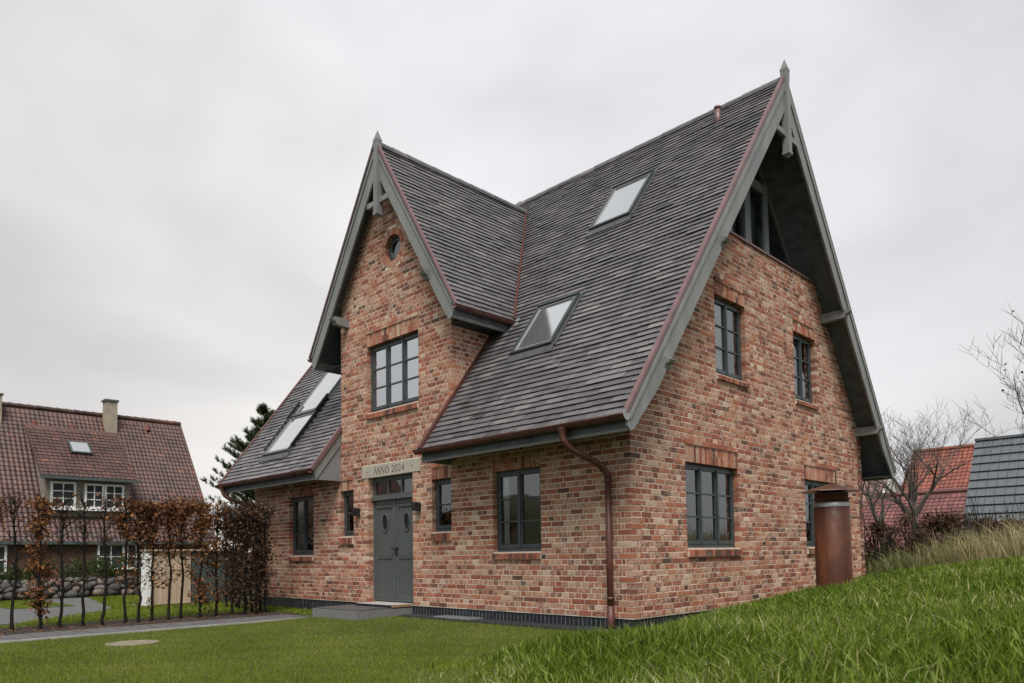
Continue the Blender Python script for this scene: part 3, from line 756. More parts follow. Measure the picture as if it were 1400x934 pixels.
vdr = (XDE-DX)*math.sqrt(1+SR_**2); vdl = (DX-XDL)*math.sqrt(1+SL_**2)
tiles(FDR, 4.6, vdr, lambda F, v0: [plan(F, lambda x, y: ((DZ-SR_*(x-DX))-3.60)/SL-y)], False)
tiles(FDL, 4.6, vdl, lambda F, v0: [plan(F, lambda x, y: ((DZ+SL_*(x-DX))-3.60)/SL-y)], False)
single.sort(key=lambda q: q[0])
tme = []
for k in range(5):
    a = MB(); F0 = Frame((0, 0, 0), (1, 0, 0), (0, 1, 0)); jj = lambda: random.uniform(-.003, .003)
    q = [(0, jj()), (TW-.005, jj()), (TW-.005, TL), (0, TL)]
    bot = [(u, v, wz(v, 0)) for u, v in q]; top = [(u, v, wz(v, 0)+TT) for u, v in q]
    a.add(bot+top, [(4, 5, 6, 7)]+[(i, (i+1) % 4, 4+(i+1) % 4, 4+i) for i in range(4)]); me = a.mesh('roof_tile'); me.materials.append(MATS['rooftile_obj']); tme.append(me)
for k, (d, F, u0, v0, dw) in enumerate(single):
    if k < 300:
        o = bpy.data.objects.new('roof_tile', random.choice(tme)); COL.objects.link(o); o.parent = roof
        o.matrix_local = Matrix.Translation(F.P(u0, v0, dw)-HL) @ Matrix((F.U, F.V, F.N)).transposed().to_4x4()
        o.color = (*tile_col(), 1)
    else: add_tile(F, [(u0, v0), (u0+TW-.005, v0), (u0+TW-.005, v0+TL), (u0, v0+TL)], v0, 0, dw)
tag(tmass.build('roof_tiling', 'rooftile_geo', roof), kind='stuff')
# ridge caps
def ridge(p0, p1, n, r=.095):
    p0, p1 = Vector(p0), Vector(p1); d = (p1-p0)/n; ax = d.normalized(); sd_ = ax.cross(Vector((0, 0, 1))).normalized(); ln = d.length
    me = None
    for i in range(n):
        if me is None:
            a = MB(); vs = []
            for (t_, rr) in ((-.02, r), (ln*.95, r*.93)):
                for (k, th) in ((0, 0), (1, .014)):
                    for q in range(9): ang = math.radians(-12+204*q/8); vs.append(ax*t_+sd_*(math.cos(ang)*(rr+th))+Vector((0, 0, 1))*(math.sin(ang)*(rr+th)*1.05))
            fs = []
            for q in range(8): fs += [(9+q, 9+q+1, 27+q+1, 27+q), (q+1, q, 18+q, 18+q+1), (q, q+1, 10+q, 9+q), (18+q+1, 18+q, 27+q, 28+q)]
            a.add(vs, fs); me = a.mesh('ridge_tile'); me.materials.append(MATS['rooftile_obj'])
        o = bpy.data.objects.new('ridge_tile', me); COL.objects.link(o); o.parent = roof; o.location = p0+d*i-HL+Vector((0, 0, random.uniform(-.003, .004))); o.color = (*tile_col(), 1)
ridge((XL+.02, RY, ZR(RY)-.015), (XR-.03, RY, ZR(RY)-.015), 34); ridge((DX, YD+.04, DZ-.01), (DX, yv(DX)-.05, DZ-.01), 12)
# valley gutters, flashings
def valley(side):
    a = []; 
    for y in (1.20, 4.03):
        x = rx(y) if side > 0 else lx_(y); a.append(Vector((x, y, ZR(y)+.075)))
    d = (a[1]-a[0]).normalized(); nm = (FM.N+(FDR.N if side > 0 else FDL.N)).normalized(); s_ = d.cross(nm).normalized()
    mb = MB(); wv = .085
    prof = [(-wv, .035), (-wv*.45, .012), (0, 0), (wv*.45, .012), (wv, .035)]
    vs = [p+s_*q[0]+nm*(q[1]) for p in a for q in prof]; mb.add(vs, [(i, i+1, 6+i, 5+i) for i in range(4)]+[(5+i, 6+i, i+1, i) for i in range(0)])
    mb.add([v-nm*.02 for v in vs], [(5+i, 6+i, i+1, i) for i in range(4)])
    mb.tube([a[0]+nm*.03, a[1]+nm*.03], .022, 8)
    mb.build('valley_gutter', 'copper_valley', house)
valley(1); valley(-1)
def strip(F, u0, u1, v0, v1, w0, w1, name, mat, parent=house): return MB().box(u0, u1, v0, v1, w0, w1, F.P).build(name, mat, parent)
strip(FM, ul-.025, ul+.05, -.05, vl+.02, .03, .082, 'verge_trim', 'copper_trim'); strip(FB, -.05, .025, -.05, vl+.02, .03, .082, 'verge_trim', 'copper_trim')
strip(FM, -.055, .05, -.05, vl, .012, .062, 'verge_trim', 'copper')
ye1 = (1.15-YE)*math.sqrt(1+SL*SL)
strip(FM, DWR-XL-.045, DWR-XL+.03, -.04, ye1, .0, .10, 'verge_trim', 'copper')
strip(FM, DWL-XL-.03, DWL-XL+.045, -.04, 1.12, .0, .075, 'verge_trim', 'copper_trim')
strip(FDR, -.03, .03, -.04, vdr+.02, .03, .076, 'verge_trim', 'copper_trim'); strip(FDL, 4.57-.03, 4.57+.03, -.04, vdl+.02, .03, .076, 'verge_trim', 'copper_trim')
# ---- barge boards with carved feet
def barge(pts, ext, name='barge_board', mat='paint_grey'): return MB().prism(pts, ext).build(name, mat, house)
for sgn in (1, -1):
    my = lambda y: y if sgn > 0 else DEP-y
    zt_ = lambda y: 3.625+SL*y
    # outer face board
    poly = [(-.70, zt_(-.70)), (-.70, 2.56), (-.64, 2.50), (-.56, 2.53), (-.40, 2.71), (-.25, 2.86)]+[(y, 3.125+1.325*y) for y in (0, 4.44)]+[(4.44, zt_(4.44))]
    barge([(.435, my(y), z) for y, z in poly], (.04, 0, 0))
    poly2 = [(-.66, zt_(-.66)-.02), (-.66, zt_(-.66)-.10), (4.40, zt_(4.40)-.16), (4.40, zt_(4.4)-.02)]
    barge([(.475, my(y), z) for y, z in poly2], (.022, 0, 0), 'barge_moulding')
    poly3 = [(-.55, 2.52), (-.55, 2.78), (4.40, ZR(4.40)-.22), (4.40, ZR(4.40)-.50), (0, 3.16)]
for sgn in (1, -1):
    s_ = SR_ if sgn > 0 else SL_; xe = 2.28 if sgn > 0 else 2.44
    X_ = lambda d: DX+sgn*d
    zt_ = lambda d: DZ+.025-s_*d
    ze = zt_(xe)
    poly = [(xe, ze), (xe, ze-.12), (xe-.06, ze-.24), (xe-.14, ze-.25), (xe-.20, ze-.16), (xe-.30, ze-.02), (0, DZ-.53), (0, zt_(0))]
    barge([(X_(d), -.265, z) for d, z in poly], (0, .04, 0))
    poly2 = [(xe-.03, zt_(xe-.03)-.02), (xe-.03, zt_(xe-.03)-.09), (.03, zt_(.03)-.14), (.03, zt_(.03)-.02)]
    barge([(X_(d), -.287, z) for d, z in poly2], (0, .022, 0), 'barge_moulding')
    # inner narrow rake board behind, seen past the gap
for (o_, ax_) in (((.455, RY), 'g'), ((DX+.03, -.25), 'd')):
    if ax_ == 'g': P3 = lambda a, b_, z: (.45+b_, RY+a, z); zt0_, zt1_, zf, zb_ = 9.40, 8.18, 9.93, 8.45
    else: P3 = lambda a, b_, z: (DX+.06+a, -.245-b_, z); zt0_, zt1_, zf, zb_ = 8.80, 7.62, 9.27, 7.80
    k = .062
    po = MB(); bx_ = [P3(a, b_, z) for z in (zt1_, zt0_) for a, b_ in ((-k, -.04), (k, -.04), (k, .085), (-k, .085))]
    if ax_ == 'd': pass
    po.add(bx_, [(0, 3, 2, 1), (4, 5, 6, 7), (0, 1, 5, 4), (1, 2, 6, 5), (2, 3, 7, 6), (3, 0, 4, 7)]); kp = po.build('king_post', 'paint_grey', house)
    pn = MB(); c0 = [P3(a*1.12, .0225+b_*1.12, zt1_-.001) for a, b_ in ((-k, -.0625), (k, -.0625), (k, .0625), (-k, .0625))]; c1 = [P3(a*1.12, .0225+b_*1.12, zt1_-.05) for a, b_ in ((-k, -.0625), (k, -.0625), (k, .0625), (-k, .0625))]
    pn.add(c0+c1+[P3(0, .0225, zt1_-.12)], [(0, 1, 2, 3), (0, 4, 5, 1), (1, 5, 6, 2), (2, 6, 7, 3), (3, 7, 4, 0), (4, 8, 5), (5, 8, 6), (6, 8, 7), (7, 8, 4)]); pn.build('pendant', 'paint_grey', kp)
    fi = MB(); lv = []
    for z, q in ((zt0_+.001, .055), (zf-.26, .062), (zf-.20, .068), (zf-.19, .060), (zf, .003)): lv += [P3(a*q, .0225+b_*q, z) for a, b_ in ((-1, -1), (1, -1), (1, 1), (-1, 1))]
    fi.add(lv, [(4*i+j, 4*i+(j+1) % 4, 4*i+4+(j+1) % 4, 4*i+4+j) for i in range(4) for j in range(4)]+[(16, 17, 18, 19)]); fi.build('finial', 'paint_grey', house)
    cb = MB(); hw = .41 if ax_ == 'g' else .36
    for sg in (-1, 1):
        e0 = [P3(sg*.063, b_, z) for z in (zb_, zb_+.10) for b_ in (-.03, .03)]; e1 = [P3(sg*hw, b_, z) for z in (zb_, zb_+.10) for b_ in (-.03, .03)]
        cb = MB(); cb.add(e0+e1, [(0, 1, 3, 2), (4, 6, 7, 5), (0, 4, 5, 1), (2, 3, 7, 6), (0, 2, 6, 4), (1, 5, 7, 3)]); cb.build('collar_beam', 'paint_grey', house)
    # dark boarding inside the peak, set back
# purlin ends carrying the overhangs
def purlin(pts, ext): MB().prism(pts, ext).build('purlin_end', 'paint_grey', house)
for y, z in ((.25, 3.62), (1.92, 5.83), (6.96, 5.83), (8.63, 3.62)):
    pr = [(0.002, 0), (.50, 0), (.58, -.05), (.55, -.09), (.50, -.10), (.47, -.17), (.0, -.19)]
    purlin([(a, y-.07, z+c_) for a, c_ in pr], (0, .14, 0))
for x, z in ((-4.14, 6.03), (-7.16, 5.90)):
    pr = [(-.002, 0), (-.33, 0), (-.40, -.04), (-.37, -.09), (-.32, -.10), (-.29, -.16), (0, -.18)]
    purlin([(x-.07, a, z+c_) for a, c_ in pr], (.14, 0, 0))
# fascias, soffits, gutters
def gutter(p0, p1, r=.066, mat='copper'):
    p0, p1 = Vector(p0), Vector(p1); ax = (p1-p0).normalized(); sd_ = ax.cross(Vector((0, 0, 1))); mb = MB(); vs = []
    for p in (p0, p1):
        for rr in (r, r-.006):
            for q in range(13): ang = math.pi+math.pi*q/12; vs.append(p+sd_*math.cos(ang)*rr+Vector((0, 0, 1))*math.sin(ang)*rr)
    fs = []
    for q in range(12): fs += [(q, q+1, 27+q, 26+q), (14+q, 13+q, 39+q, 40+q)]
    fs += [(0, 26, 39, 13), (12, 25, 51, 38), list(range(13)), list(range(26, 39))[::-1]]
    mb.add(vs, fs); mb.tube([p0-sd_*r+Vector((0, 0, .004)), p1-sd_*r+Vector((0, 0, .004))], .010, 6); mb.tube([p0+sd_*r+Vector((0, 0, .004)), p1+sd_*r+Vector((0, 0, .004))], .010, 6)
    n = max(1, int((p1-p0).length/1.0))
    g = mb.build('gutter', mat, house, True)
    for i in range(n):
        c = p0+(p1-p0)*((i+.5)/n); b_ = MB(); vs = []
        for t_ in (-.012, .012):
            for rr in (r+.004, r+.0005):
                for q in range(13): ang = math.pi+math.pi*q/12; vs.append(c+ax*t_+sd_*math.cos(ang)*rr+Vector((0, 0, 1))*math.sin(ang)*rr)
        b_.add(vs, fs[:24]); b_.build('bracket', mat, g)
    return g
MB().tube([(XR+.041, -.735, 2.695), (XR+.050, -.735, 2.695)], .072, 18).build('gutter_end', 'zinc', house)
for x0, x1 in ((XL+.03, DWL-.02), (DWR-.07, XR-.005)):
    MB().box(x0, x1, -.635, -.605, 2.505, 2.70).build('fascia', 'paint_grey', house);
gutter((XL-.02, -.735, 2.70), (DWL-.0, -.735, 2.70)); gutter((DWR-.10, -.735, 2.70), (XR+.04, -.735, 2.70))
MB().box(XL+.03, XR-.005, DEP+.605, DEP+.635, 2.505, 2.70).build('fascia', 'paint_grey', house); MB().box(XL+.03, XR-.01, DEP+.002, DEP+.604, 2.50, 2.52).build('soffit', 'eave_soffit', house)
gutter((XR+.04, DEP+.735, 2.70), (XL, DEP+.735, 2.70))
MB().box(XDE-.065, XDE-.035, YD+.045, yv(XDE)-.12, ZD(XDE)-.21, ZD(XDE)-.03).build('fascia', 'paint_grey', house); MB().box(DWR+.002, XDE-.066, .02, yv(XDE)+.1, ZD(XDE)-.20, ZD(XDE)-.18).build('soffit', 'eave_soffit', house)
gutter((XDE+.06, YD-.03, ZD(XDE)-.02), (XDE+.06, yv(XDE)-.05, ZD(XDE)-.02), .062)
MB().box(XDL+.035, XDL+.065, YD+.045, yv(XDL), ZD(XDL)-.26, ZD(XDL)-.03).build('fascia', 'paint_grey', house); MB().box(XDL+.066, DWL-.002, .02, yv(XDL)+.1, ZD(XDL)-.25, ZD(XDL)-.23).build('soffit', 'eave_soffit', house)
gutter((XDL-.06, yv(XDL)-.05, ZD(XDL)-.02), (XDL-.06, YD-.03, ZD(XDL)-.02), .062)
# lead flashing where the dormer gutter lands on the slope
mb = MB(); q = [(XDE-.10, 1.12), (XDE+.16, 1.22), (XDE+.18, 1.14), (XDE+.06, 1.0), (XDE-.04, .94), (XDE-.12, 1.0)]
mb.add([(x, y, ZR(y)+.075+.012*math.sin(i*2.1)) for i, (x, y) in enumerate(q)]+[(x, y, ZR(y)+.04) for x, y in q], [list(range(6)), list(range(6, 12))[::-1]]+[(i, (i+1) % 6, 6+(i+1) % 6, 6+i) for i in range(6)]); mb.build('lead_flashing', 'zinc', house)
# closing panel at the inner end of the left roof
MB().prism([(DWL-.045, -.62, 2.51), (DWL-.045, -.004, 2.51), (DWL-.045, -.004, 3.58), (DWL-.045, -.66, 2.70)], (.03, 0, 0)).build('end_panel', 'paint_grey', house)
MB().prism([(DWL-.013, -.65, 2.73), (DWL-.013, -.60, 2.50), (DWL-.013, -.53, 2.60), (DWL-.013, -.03, 3.26), (DWL-.013, -.004, 3.62)], (.02, 0, 0)).build('barge_board', 'paint_grey', house)
MB().prism([(DWR-.05, -.64, 2.51), (DWR-.05, -.004, 2.51), (DWR-.05, -.004, 3.58), (DWR-.05, -.66, 2.70)], (.03, 0, 0)).build('end_panel', 'paint_grey', house)
# downpipes
def downpipe(gx_, px_, zbot):
    p = [(gx_, -.735, 2.655), (gx_, -.735, 2.60)]; mb = MB()
    mb.lathe((gx_, -.735, 0), [(.05, 2.53), (.052, 2.57), (.075, 2.63), (.08, 2.67)], 14)
    path = []
    P0, P1, P2, P3_ = Vector((gx_, -.735, 2.56)), Vector((gx_, -.735, 2.36)), Vector((px_, -.09, 2.24)), Vector((px_, -.09, 2.0))
    def bez(t_, a, b_, c_, d): return a*(1-t_)**3+b_*3*t_*(1-t_)**2+c_*3*t_*t_*(1-t_)+d*t_**3
    path = [P0]+[bez(t_, P0, Vector((gx_, -.735, 2.40)), Vector((gx_, -.735, 2.40))*.75+Vector((px_, -.09, 2.2))*.25, (Vector((gx_, -.735, 2.40))+Vector((px_, -.09, 2.14)))/2) for t_ in np.linspace(.15, 1, 6)]
    mid = path[-1]
    path += [bez(t_, mid, Vector((gx_, -.735, 2.40))*.25+Vector((px_, -.09, 2.14))*.75, Vector((px_, -.09, 2.12)), Vector((px_, -.09, 1.96))) for t_ in np.linspace(.15, 1, 6)]
    mb.tube(path, .047, 14); mb.tube([(px_, -.09, 1.96), (px_, -.09, zbot)], .046, 14)
    d = mb.build('downpipe', 'copper', house, True)
    for z in (1.92, .25):
        c_ = MB(); c_.tube([(px_, -.09, z), (px_, -.09, z+.05)], .051, 14); c_.box(px_-.012, px_+.012, -.045, .005, z+.01, z+.035); c_.build('pipe_clip', 'copper', d, True)
    c_ = MB(); c_.tube([(px_, -.09, zbot), (px_, -.09, zbot+.5)], .053, 14); c_.build('stand_pipe', 'copper', d, True)
downpipe(-.60, -.33, -.33); downpipe(-11.50, -11.05, -.33)
# ---- roof windows
def roof_window(x0, x1, y0, y1, F=FM, frosted=False):
    u0, u1 = x0-XL, x1-XL; v0, v1 = (y0-YE)*math.sqrt(1+SL*SL), (y1-YE)*math.sqrt(1+SL*SL)
    mb = MB(); w1 = .125; fw_ = .05
    mb.box(u0, u1, v0, v0+fw_, .02, w1, F.P); mb.box(u0, u1, v1-fw_, v1, .02, w1+.02, F.P); mb.box(u0, u0+fw_, v0+fw_, v1-fw_, .02, w1, F.P); mb.box(u1-fw_, u1, v0+fw_, v1-fw_, .02, w1, F.P)
    rwn = mb.build('roof_window', 'paint_dark', house)
    sa = MB(); a = fw_+.012
    sa.box(u0+a, u1-a, v0+a, v0+a+.028, .03, w1-.012, F.P); sa.box(u0+a, u1-a, v1-a-.028, v1-a, .03, w1-.012, F.P); sa.box(u0+a, u0+a+.022, v0+a+.028, v1-a-.028, .03, w1-.012, F.P); sa.box(u1-a-.022, u1-a, v0+a+.028, v1-a-.028, .03, w1-.012, F.P); sa.build('sash', 'paint_grey', rwn)
    MB().box(u0+a+.022, u1-a-.022, v0+a+.028, v1-a-.028, .03, w1-.03, F.P).build('pane', 'roof_glass', rwn)
    fl = MB(); fl.add([F.P(u0-.06, v0-.16, .066), F.P(u1+.06, v0-.16, .066), F.P(u1+.02, v0+.01, .088), F.P(u0-.02, v0+.01, .088), F.P(u0-.06, v0-.16, .03), F.P(u1+.06, v0-.16, .03), F.P(u1+.02, v0+.01, .03), F.P(u0-.02, v0+.01, .03)], [(0, 1, 2, 3), (4, 5, 1, 0), (5, 6, 2, 1), (7, 4, 0, 3)]); fl.build('apron_flashing', 'slate', rwn)
    sdl = MB(); sdl.box(u0-.05, u0-.002, v0, v1, .02, .072, F.P); sdl.box(u1+.002, u1+.05, v0, v1, .02, .072, F.P); sdl.box(u0-.05, u1+.05, v1+.002, v1+.06, .02, .076, F.P); sdl.build('side_flashing', 'slate', rwn)
    return rwn
tag(roof_window(*SKY['a']), 'upper roof window right of the dormer'); tag(roof_window(*SKY['b']), 'lower roof window right of the dormer')
x0, x1, y0, y1 = SKY['c']; ym = y0+(y1-y0)*.40
tag(roof_window(x0, x1, y0, ym-.004), 'lower half of the tall roof window'); tag(roof_window(x0, x1, ym+.004, y1), 'upper half of the tall roof window')
for (ua, ub) in ((x0-XL-.07, x0-XL-.02), (x1-XL+.02, x1-XL+.07)):
    va = (y0-YE)*1.669+.15; vb = va+1.55; mb = MB(); mb.box(ua, ub, va, vb, .13, .155, FM.P)
    for i in range(9): mb.box(ua+.005, ub-.005, va+.02+i*.18, va+.05+i*.18, .03, .13, FM.P)
    mb.box(ua-.008, ub+.008, vb-.5, vb+.02, .15, .185, FM.P); mb.build('window_rail', 'black_metal', house)
# vent pipes
mb = MB(); c = Vector((-.71, 4.10, ZR(4.10))); mb.tube([c-Vector((0, 0, .1)), c+Vector((0, 0, .30))], .055, 14); mb.tube([c+Vector((0, 0, .30)), c+Vector((0, 0, .34))], .068, 14); mb.build('vent_pipe', 'copper_trim', house, True)
mb = MB(); c = Vector((-6.35, 4.52, ZR(4.5))); mb.tube([c, c+Vector((0, 0, .17))], .09, 14); mb.lathe(c, [(.15, .13), (.15, .16), (.05, .24), (0.001, .25)], 16); mb.build('vent_pipe', 'copper', house, True)
# ---- gable glazing in the peak
gx0 = -.33
def gbar(poly, name='frame_bar', d=.07): return MB().prism([(gx0, y, z) for y, z in poly], (-d, 0, 0)).build(name, 'frame_mid', gw)
gw = MB().prism([(gx0+.01, 2.30, 6.43), (gx0+.01, 6.58, 6.43), (gx0+.01, 6.58, 6.50), (gx0+.01, 2.30, 6.50)], (-.09, 0, 0)).build('gable_window', 'frame_mid', house); tag(gw, 'glazed triangular window in the peak of the gable end')
zs = lambda y: ZR(y)-.21
for s_ in (1, -1):
    my = lambda y: y if s_ > 0 else DEP-y
    gbar([(my(2.20), zs(2.20)+.02), (my(4.44), zs(4.44)+.02), (my(4.44), zs(4.44)-.16), (my(2.32), 6.50)][:4])
    gbar([(my(3.58), 6.501), (my(3.68), 6.501), (my(3.68), zs(3.68)-.10), (my(3.58), zs(3.58)-.10)], d=.08)
    gbar([(my(3.681), 6.501), (my(3.74), 6.501), (my(3.74), 8.0), (my(3.681), 8.0)], 'sash', .06); gbar([(my(4.33), 6.501), (my(4.385), 6.501), (my(4.385), 8.0), (my(4.33), 8.0)], 'sash', .06)
    gbar([(my(3.741), 7.92), (my(4.329), 7.92), (my(4.329), 8.0), (my(3.741), 8.0)], 'sash', .06)
gbar([(4.386, 6.501), (4.494, 6.501), (4.494, 8.0), (4.386, 8.0)], 'mullion', .08); gbar([(3.68, 8.001), (5.20, 8.001), (5.20, 8.10), (3.68, 8.10)], 'transom', .085)
for poly in ([(2.45, 6.50), (3.58, 6.50), (3.58, zs(3.58)-.1), ], [(5.30, 6.50), (6.43, 6.50), (5.30, zs(3.58)-.1)], [(3.74, 6.50), (4.33, 6.50), (4.33, 7.92), (3.74, 7.92)], [(4.55, 6.50), (5.14, 6.50), (5.14, 7.92), (4.55, 7.92)], [(3.68, 8.10), (5.20, 8.10), (4.44, zs(4.44)-.16)]):
    MB().add([(gx0-.04, y, z) for y, z in poly], [list(range(len(poly)))]).build('pane', 'glass', gw)
MB().box(-.34, .03, 2.18, 6.70, 6.40, 6.435).build('wall_cap', 'copper_trim', house)
# dark boards lining the deep reveal of the peak
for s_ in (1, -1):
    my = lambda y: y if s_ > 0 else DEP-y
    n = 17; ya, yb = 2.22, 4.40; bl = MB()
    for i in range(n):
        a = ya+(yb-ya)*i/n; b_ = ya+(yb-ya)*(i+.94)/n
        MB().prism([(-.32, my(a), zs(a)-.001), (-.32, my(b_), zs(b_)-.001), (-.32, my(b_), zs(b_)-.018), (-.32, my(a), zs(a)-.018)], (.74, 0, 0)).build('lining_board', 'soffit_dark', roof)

# ================================================================== AROUND THE HOUSE
def gz(x, y): return float(H(x, y))
# path of slabs beside the lawn, soil bed, gravel strip, driveway
tag(MB().box(-6.70, -6.655, -14, -1.28, LAWN-.1, LAWN+.030).build('kerb', 'concrete'), kind='structure')
path = MB().box(-7.75, -6.70, -14, -1.05, LAWN-.1, LAWN+.006).build('path', 'soil'); tag(path, kind='structure')
pv = []
for i in range(3):
    a = MB(); a.box(-.17, .17, -.12, .12, -.03, .022+random.uniform(0, .003)); me = a.mesh('paving_stone'); me.materials.append(MATS['paver']); pv.append(me)
for i in range(50):
    for j in range(3):
        y = -1.2-i*.25; x = -7.57+j*.35
        o = bpy.data.objects.new('paving_stone', random.choice(pv)); COL.objects.link(o); o.parent = path; o.location = (x, y, LAWN+random.uniform(0, .004)); o.rotation_euler = (0, 0, random.uniform(-.01, .01))
tag(MB().box(-9.35, -7.76, -14, -.75, LAWN-.1, LAWN+.012).build('soil_bed', 'soil'), kind='structure')
tag(MB().box(-4.9, .2, -.42, .12, -.4, LAWN+.085).build('gravel_strip', 'gravel'), kind='structure')
gv = []; gf = []; gc = []
for i in range(5200):
    x = random.uniform(-4.9, .12); y = -.40*random.random()**1.0-.0; s_ = random.uniform(.008, .02); z = LAWN+.085
    q = [(x+s_*math.cos(a+random.random()), y+s_*math.sin(a), z+random.uniform(.2, .9)*s_) for a in (0, 2.1, 4.2)]+[(x+random.uniform(-.4, .4)*s_, y, z+s_*1.4)]
    k = len(gv); gv += q; gf += [(k, k+1, k+3), (k+1, k+2, k+3), (k+2, k, k+3)]; gc += [random.random()]*4
tag(np_mesh('gravel', gv, gf, 'gravel', None, gc), 'dark gravel strip along the foot of the front wall', 'gravel', None, 'stuff')
drv = MB(); drv.add([(-19.6, -14, LAWN+.008), (-9.9, -14, LAWN+.008), (-10.4, -5.0, LAWN+.008), (-11.6, -3.5, LAWN+.008), (-13.4, -2.6, LAWN+.008), (-19.6, -1.4, LAWN+.008)], [(0, 1, 2, 3, 4, 5)]); tag(drv.build('driveway', 'paver'), kind='structure')
tag(MB().box(-19.4, -15.2, -4.3, -2.9, LAWN-.1, LAWN+.018).build('lawn_patch', 'ground'), kind='structure')
# landing at the door
t_ = thing('doorstep_landing', (-5.75, -.6, LAWN), 'rough granite-edged landing with dark slate top at the front door', 'step')
MB().box(-6.50, -5.03, -1.20, .02, LAWN-.12, -.045).build('granite_block', 'landing_granite', t_); MB().box(-6.47, -5.06, -1.17, .015, -.044, -.024).build('slate_top', 'slate', t_)
t_ = thing('door_threshold', (-5.7, -.1, -.02), 'pale stone threshold slab with timber edge under the door', 'threshold')
MB().box(-6.22, -5.06, -.42, .12, -.023, .022).build('slab', 'concrete', t_); MB().box(-5.059, -5.02, -.42, .10, -.023, .018).build('edge_board', 'timber', t_)
MB().box(-6.22, -5.06, -.445, -.421, -.023, .016).build('nosing', 'black_metal', t_)
# light well cover
t_ = thing('light_well', (-3.5, -.16, LAWN), 'pale glass light well cover against the black plinth', 'light well')
MB().box(-3.98, -3.02, -.33, -.02, LAWN-.1, LAWN+.115).build('frame', 'zinc', t_); MB().box(-3.95, -3.05, -.30, -.03, LAWN+.116, LAWN+.122).build('cover_glass', 'glass_green', t_)
# manhole in the lawn
t_ = thing('manhole_cover', (-5.03, -4.85, LAWN), 'round pale concrete cover set flush in the mown lawn', 'manhole cover')
mb = MB(); mb.lathe((-5.03, -4.85, LAWN), [(.34, -.1), (.34, .016), (.30, .020), (.295, .014), (.02, .016), (.001, .016)], 28); mb.build('cover', 'cover_concrete', t_)
# rusty vent tower
VX, VY = 1.80, 2.44
vz = gz(VX, VY)
t_ = thing('vent_tower', (VX, VY, vz), 'rust-brown steel vent tower with conical hat on the grass bank', 'vent tower')
R0 = .245
mb = MB(); mb.lathe((VX, VY, vz), [(R0, -.3), (R0, 1.17), (R0-.012, 1.18)], 40); mb.build('pipe', 'rust', t_, True)
mb = MB(); mb.lathe((VX, VY, vz), [(R0+.003, 1.16), (R0+.004, 1.215), (R0-.01, 1.225)], 40); mb.build('collar', 'zinc', t_, True)
mb = MB(); mb.lathe((VX, VY, vz), [(R0-.012, 1.18), (R0-.012, 1.26), (R0+.008, 1.265), (R0+.008, 1.285), (R0-.014, 1.29), (R0-.014, 1.37)], 40); mb.build('neck', 'rust', t_, True)
mb = MB(); vs = []; sg = 16; prof = [(.0, 1.545), (.405, 1.415), (.405, 1.402), (.30, 1.40), (.20, 1.395)]
mb.lathe((VX, VY, vz), [(.001, 1.505), (.40, 1.395), (.406, 1.383), (.37, 1.381), (.2, 1.39)], 12); mb.build('hat', 'rust_hat', t_)
mb = MB(); mb.lathe((VX, VY, vz), [(.03, 1.49), (.03, 1.515), (.001, 1.525)], 10); mb.build('knob', 'rust', t_)

# ---- plants: generic tube-branch generator
def branch_tree(base, height, spread, levels, seed, r0, lean=(0, 0), upness=.55, nmain=4, fork=.28, kids=(3, 4), seg=5, ratio=.62, minr=.0035):
    rnd = random.Random(seed); mb = MB(); ends = []
    def grow(p, d, ln, r, lv):
        n = 4 if lv > 1 else 5; pts = [p.copy()]; q = p.copy(); dd = d.copy()
        for i in range(n):
            dd = (dd+Vector((rnd.gauss(0, .10), rnd.gauss(0, .10), rnd.gauss(.02, .06)))+Vector((0, 0, .03*upness))).normalized(); q = q+dd*ln/n; pts.append(q.copy())
        rr = [r*(1-.55*i/n) for i in range(n+1)]
        mb.tube(pts, rr, seg if lv < 2 else (4 if lv < 3 else 3), lv == 0)
        if lv >= levels: ends.append((pts[-1], dd)); return
        k = rnd.randint(*kids)
        for j in range(k):
            f = rnd.uniform(.35, 1.0) if j else 1.0; ii = min(n, max(1, int(round(f*n)))); p0 = pts[ii]
            side = Vector((rnd.gauss(0, 1), rnd.gauss(0, 1), rnd.gauss(0, .5))).normalized()
            nd = (dd*(1-spread)+side*spread+Vector((0, 0, upness*.35))).normalized()
            grow(p0, nd, ln*rnd.uniform(ratio-.12, ratio+.10), max(minr, rr[ii]*rnd.uniform(.55, .8)), lv+1)
    b = Vector(base); d0 = Vector((lean[0], lean[1], 1)).normalized(); tl = height*fork; pts = [b-Vector((0, 0, .2))]; q = b.copy()
    n = 5; dd = d0.copy()
    for i in range(n): pts.append(q.copy()); dd = (dd+Vector((rnd.gauss(0, .05), rnd.gauss(0, .05), 0))).normalized(); q = q+dd*tl/n
    pts.append(q.copy()); tr_ = MB(); tr_.tube(pts, [r0*1.25]+[r0*(1-.3*i/n) for i in range(n+1)], 9)
    for j in range(nmain):
        a = 2*math.pi*(j+rnd.uniform(-.25, .25))/nmain; st_ = rnd.uniform(.35, .75)
        nd = Vector((math.cos(a)*st_, math.sin(a)*st_, 1)).normalized()
        grow(q-dd*rnd.uniform(0, tl*.25), nd, height*.36*rnd.uniform(.8, 1.15), r0*rnd.uniform(.45, .62), 1)
    return tr_, mb, ends
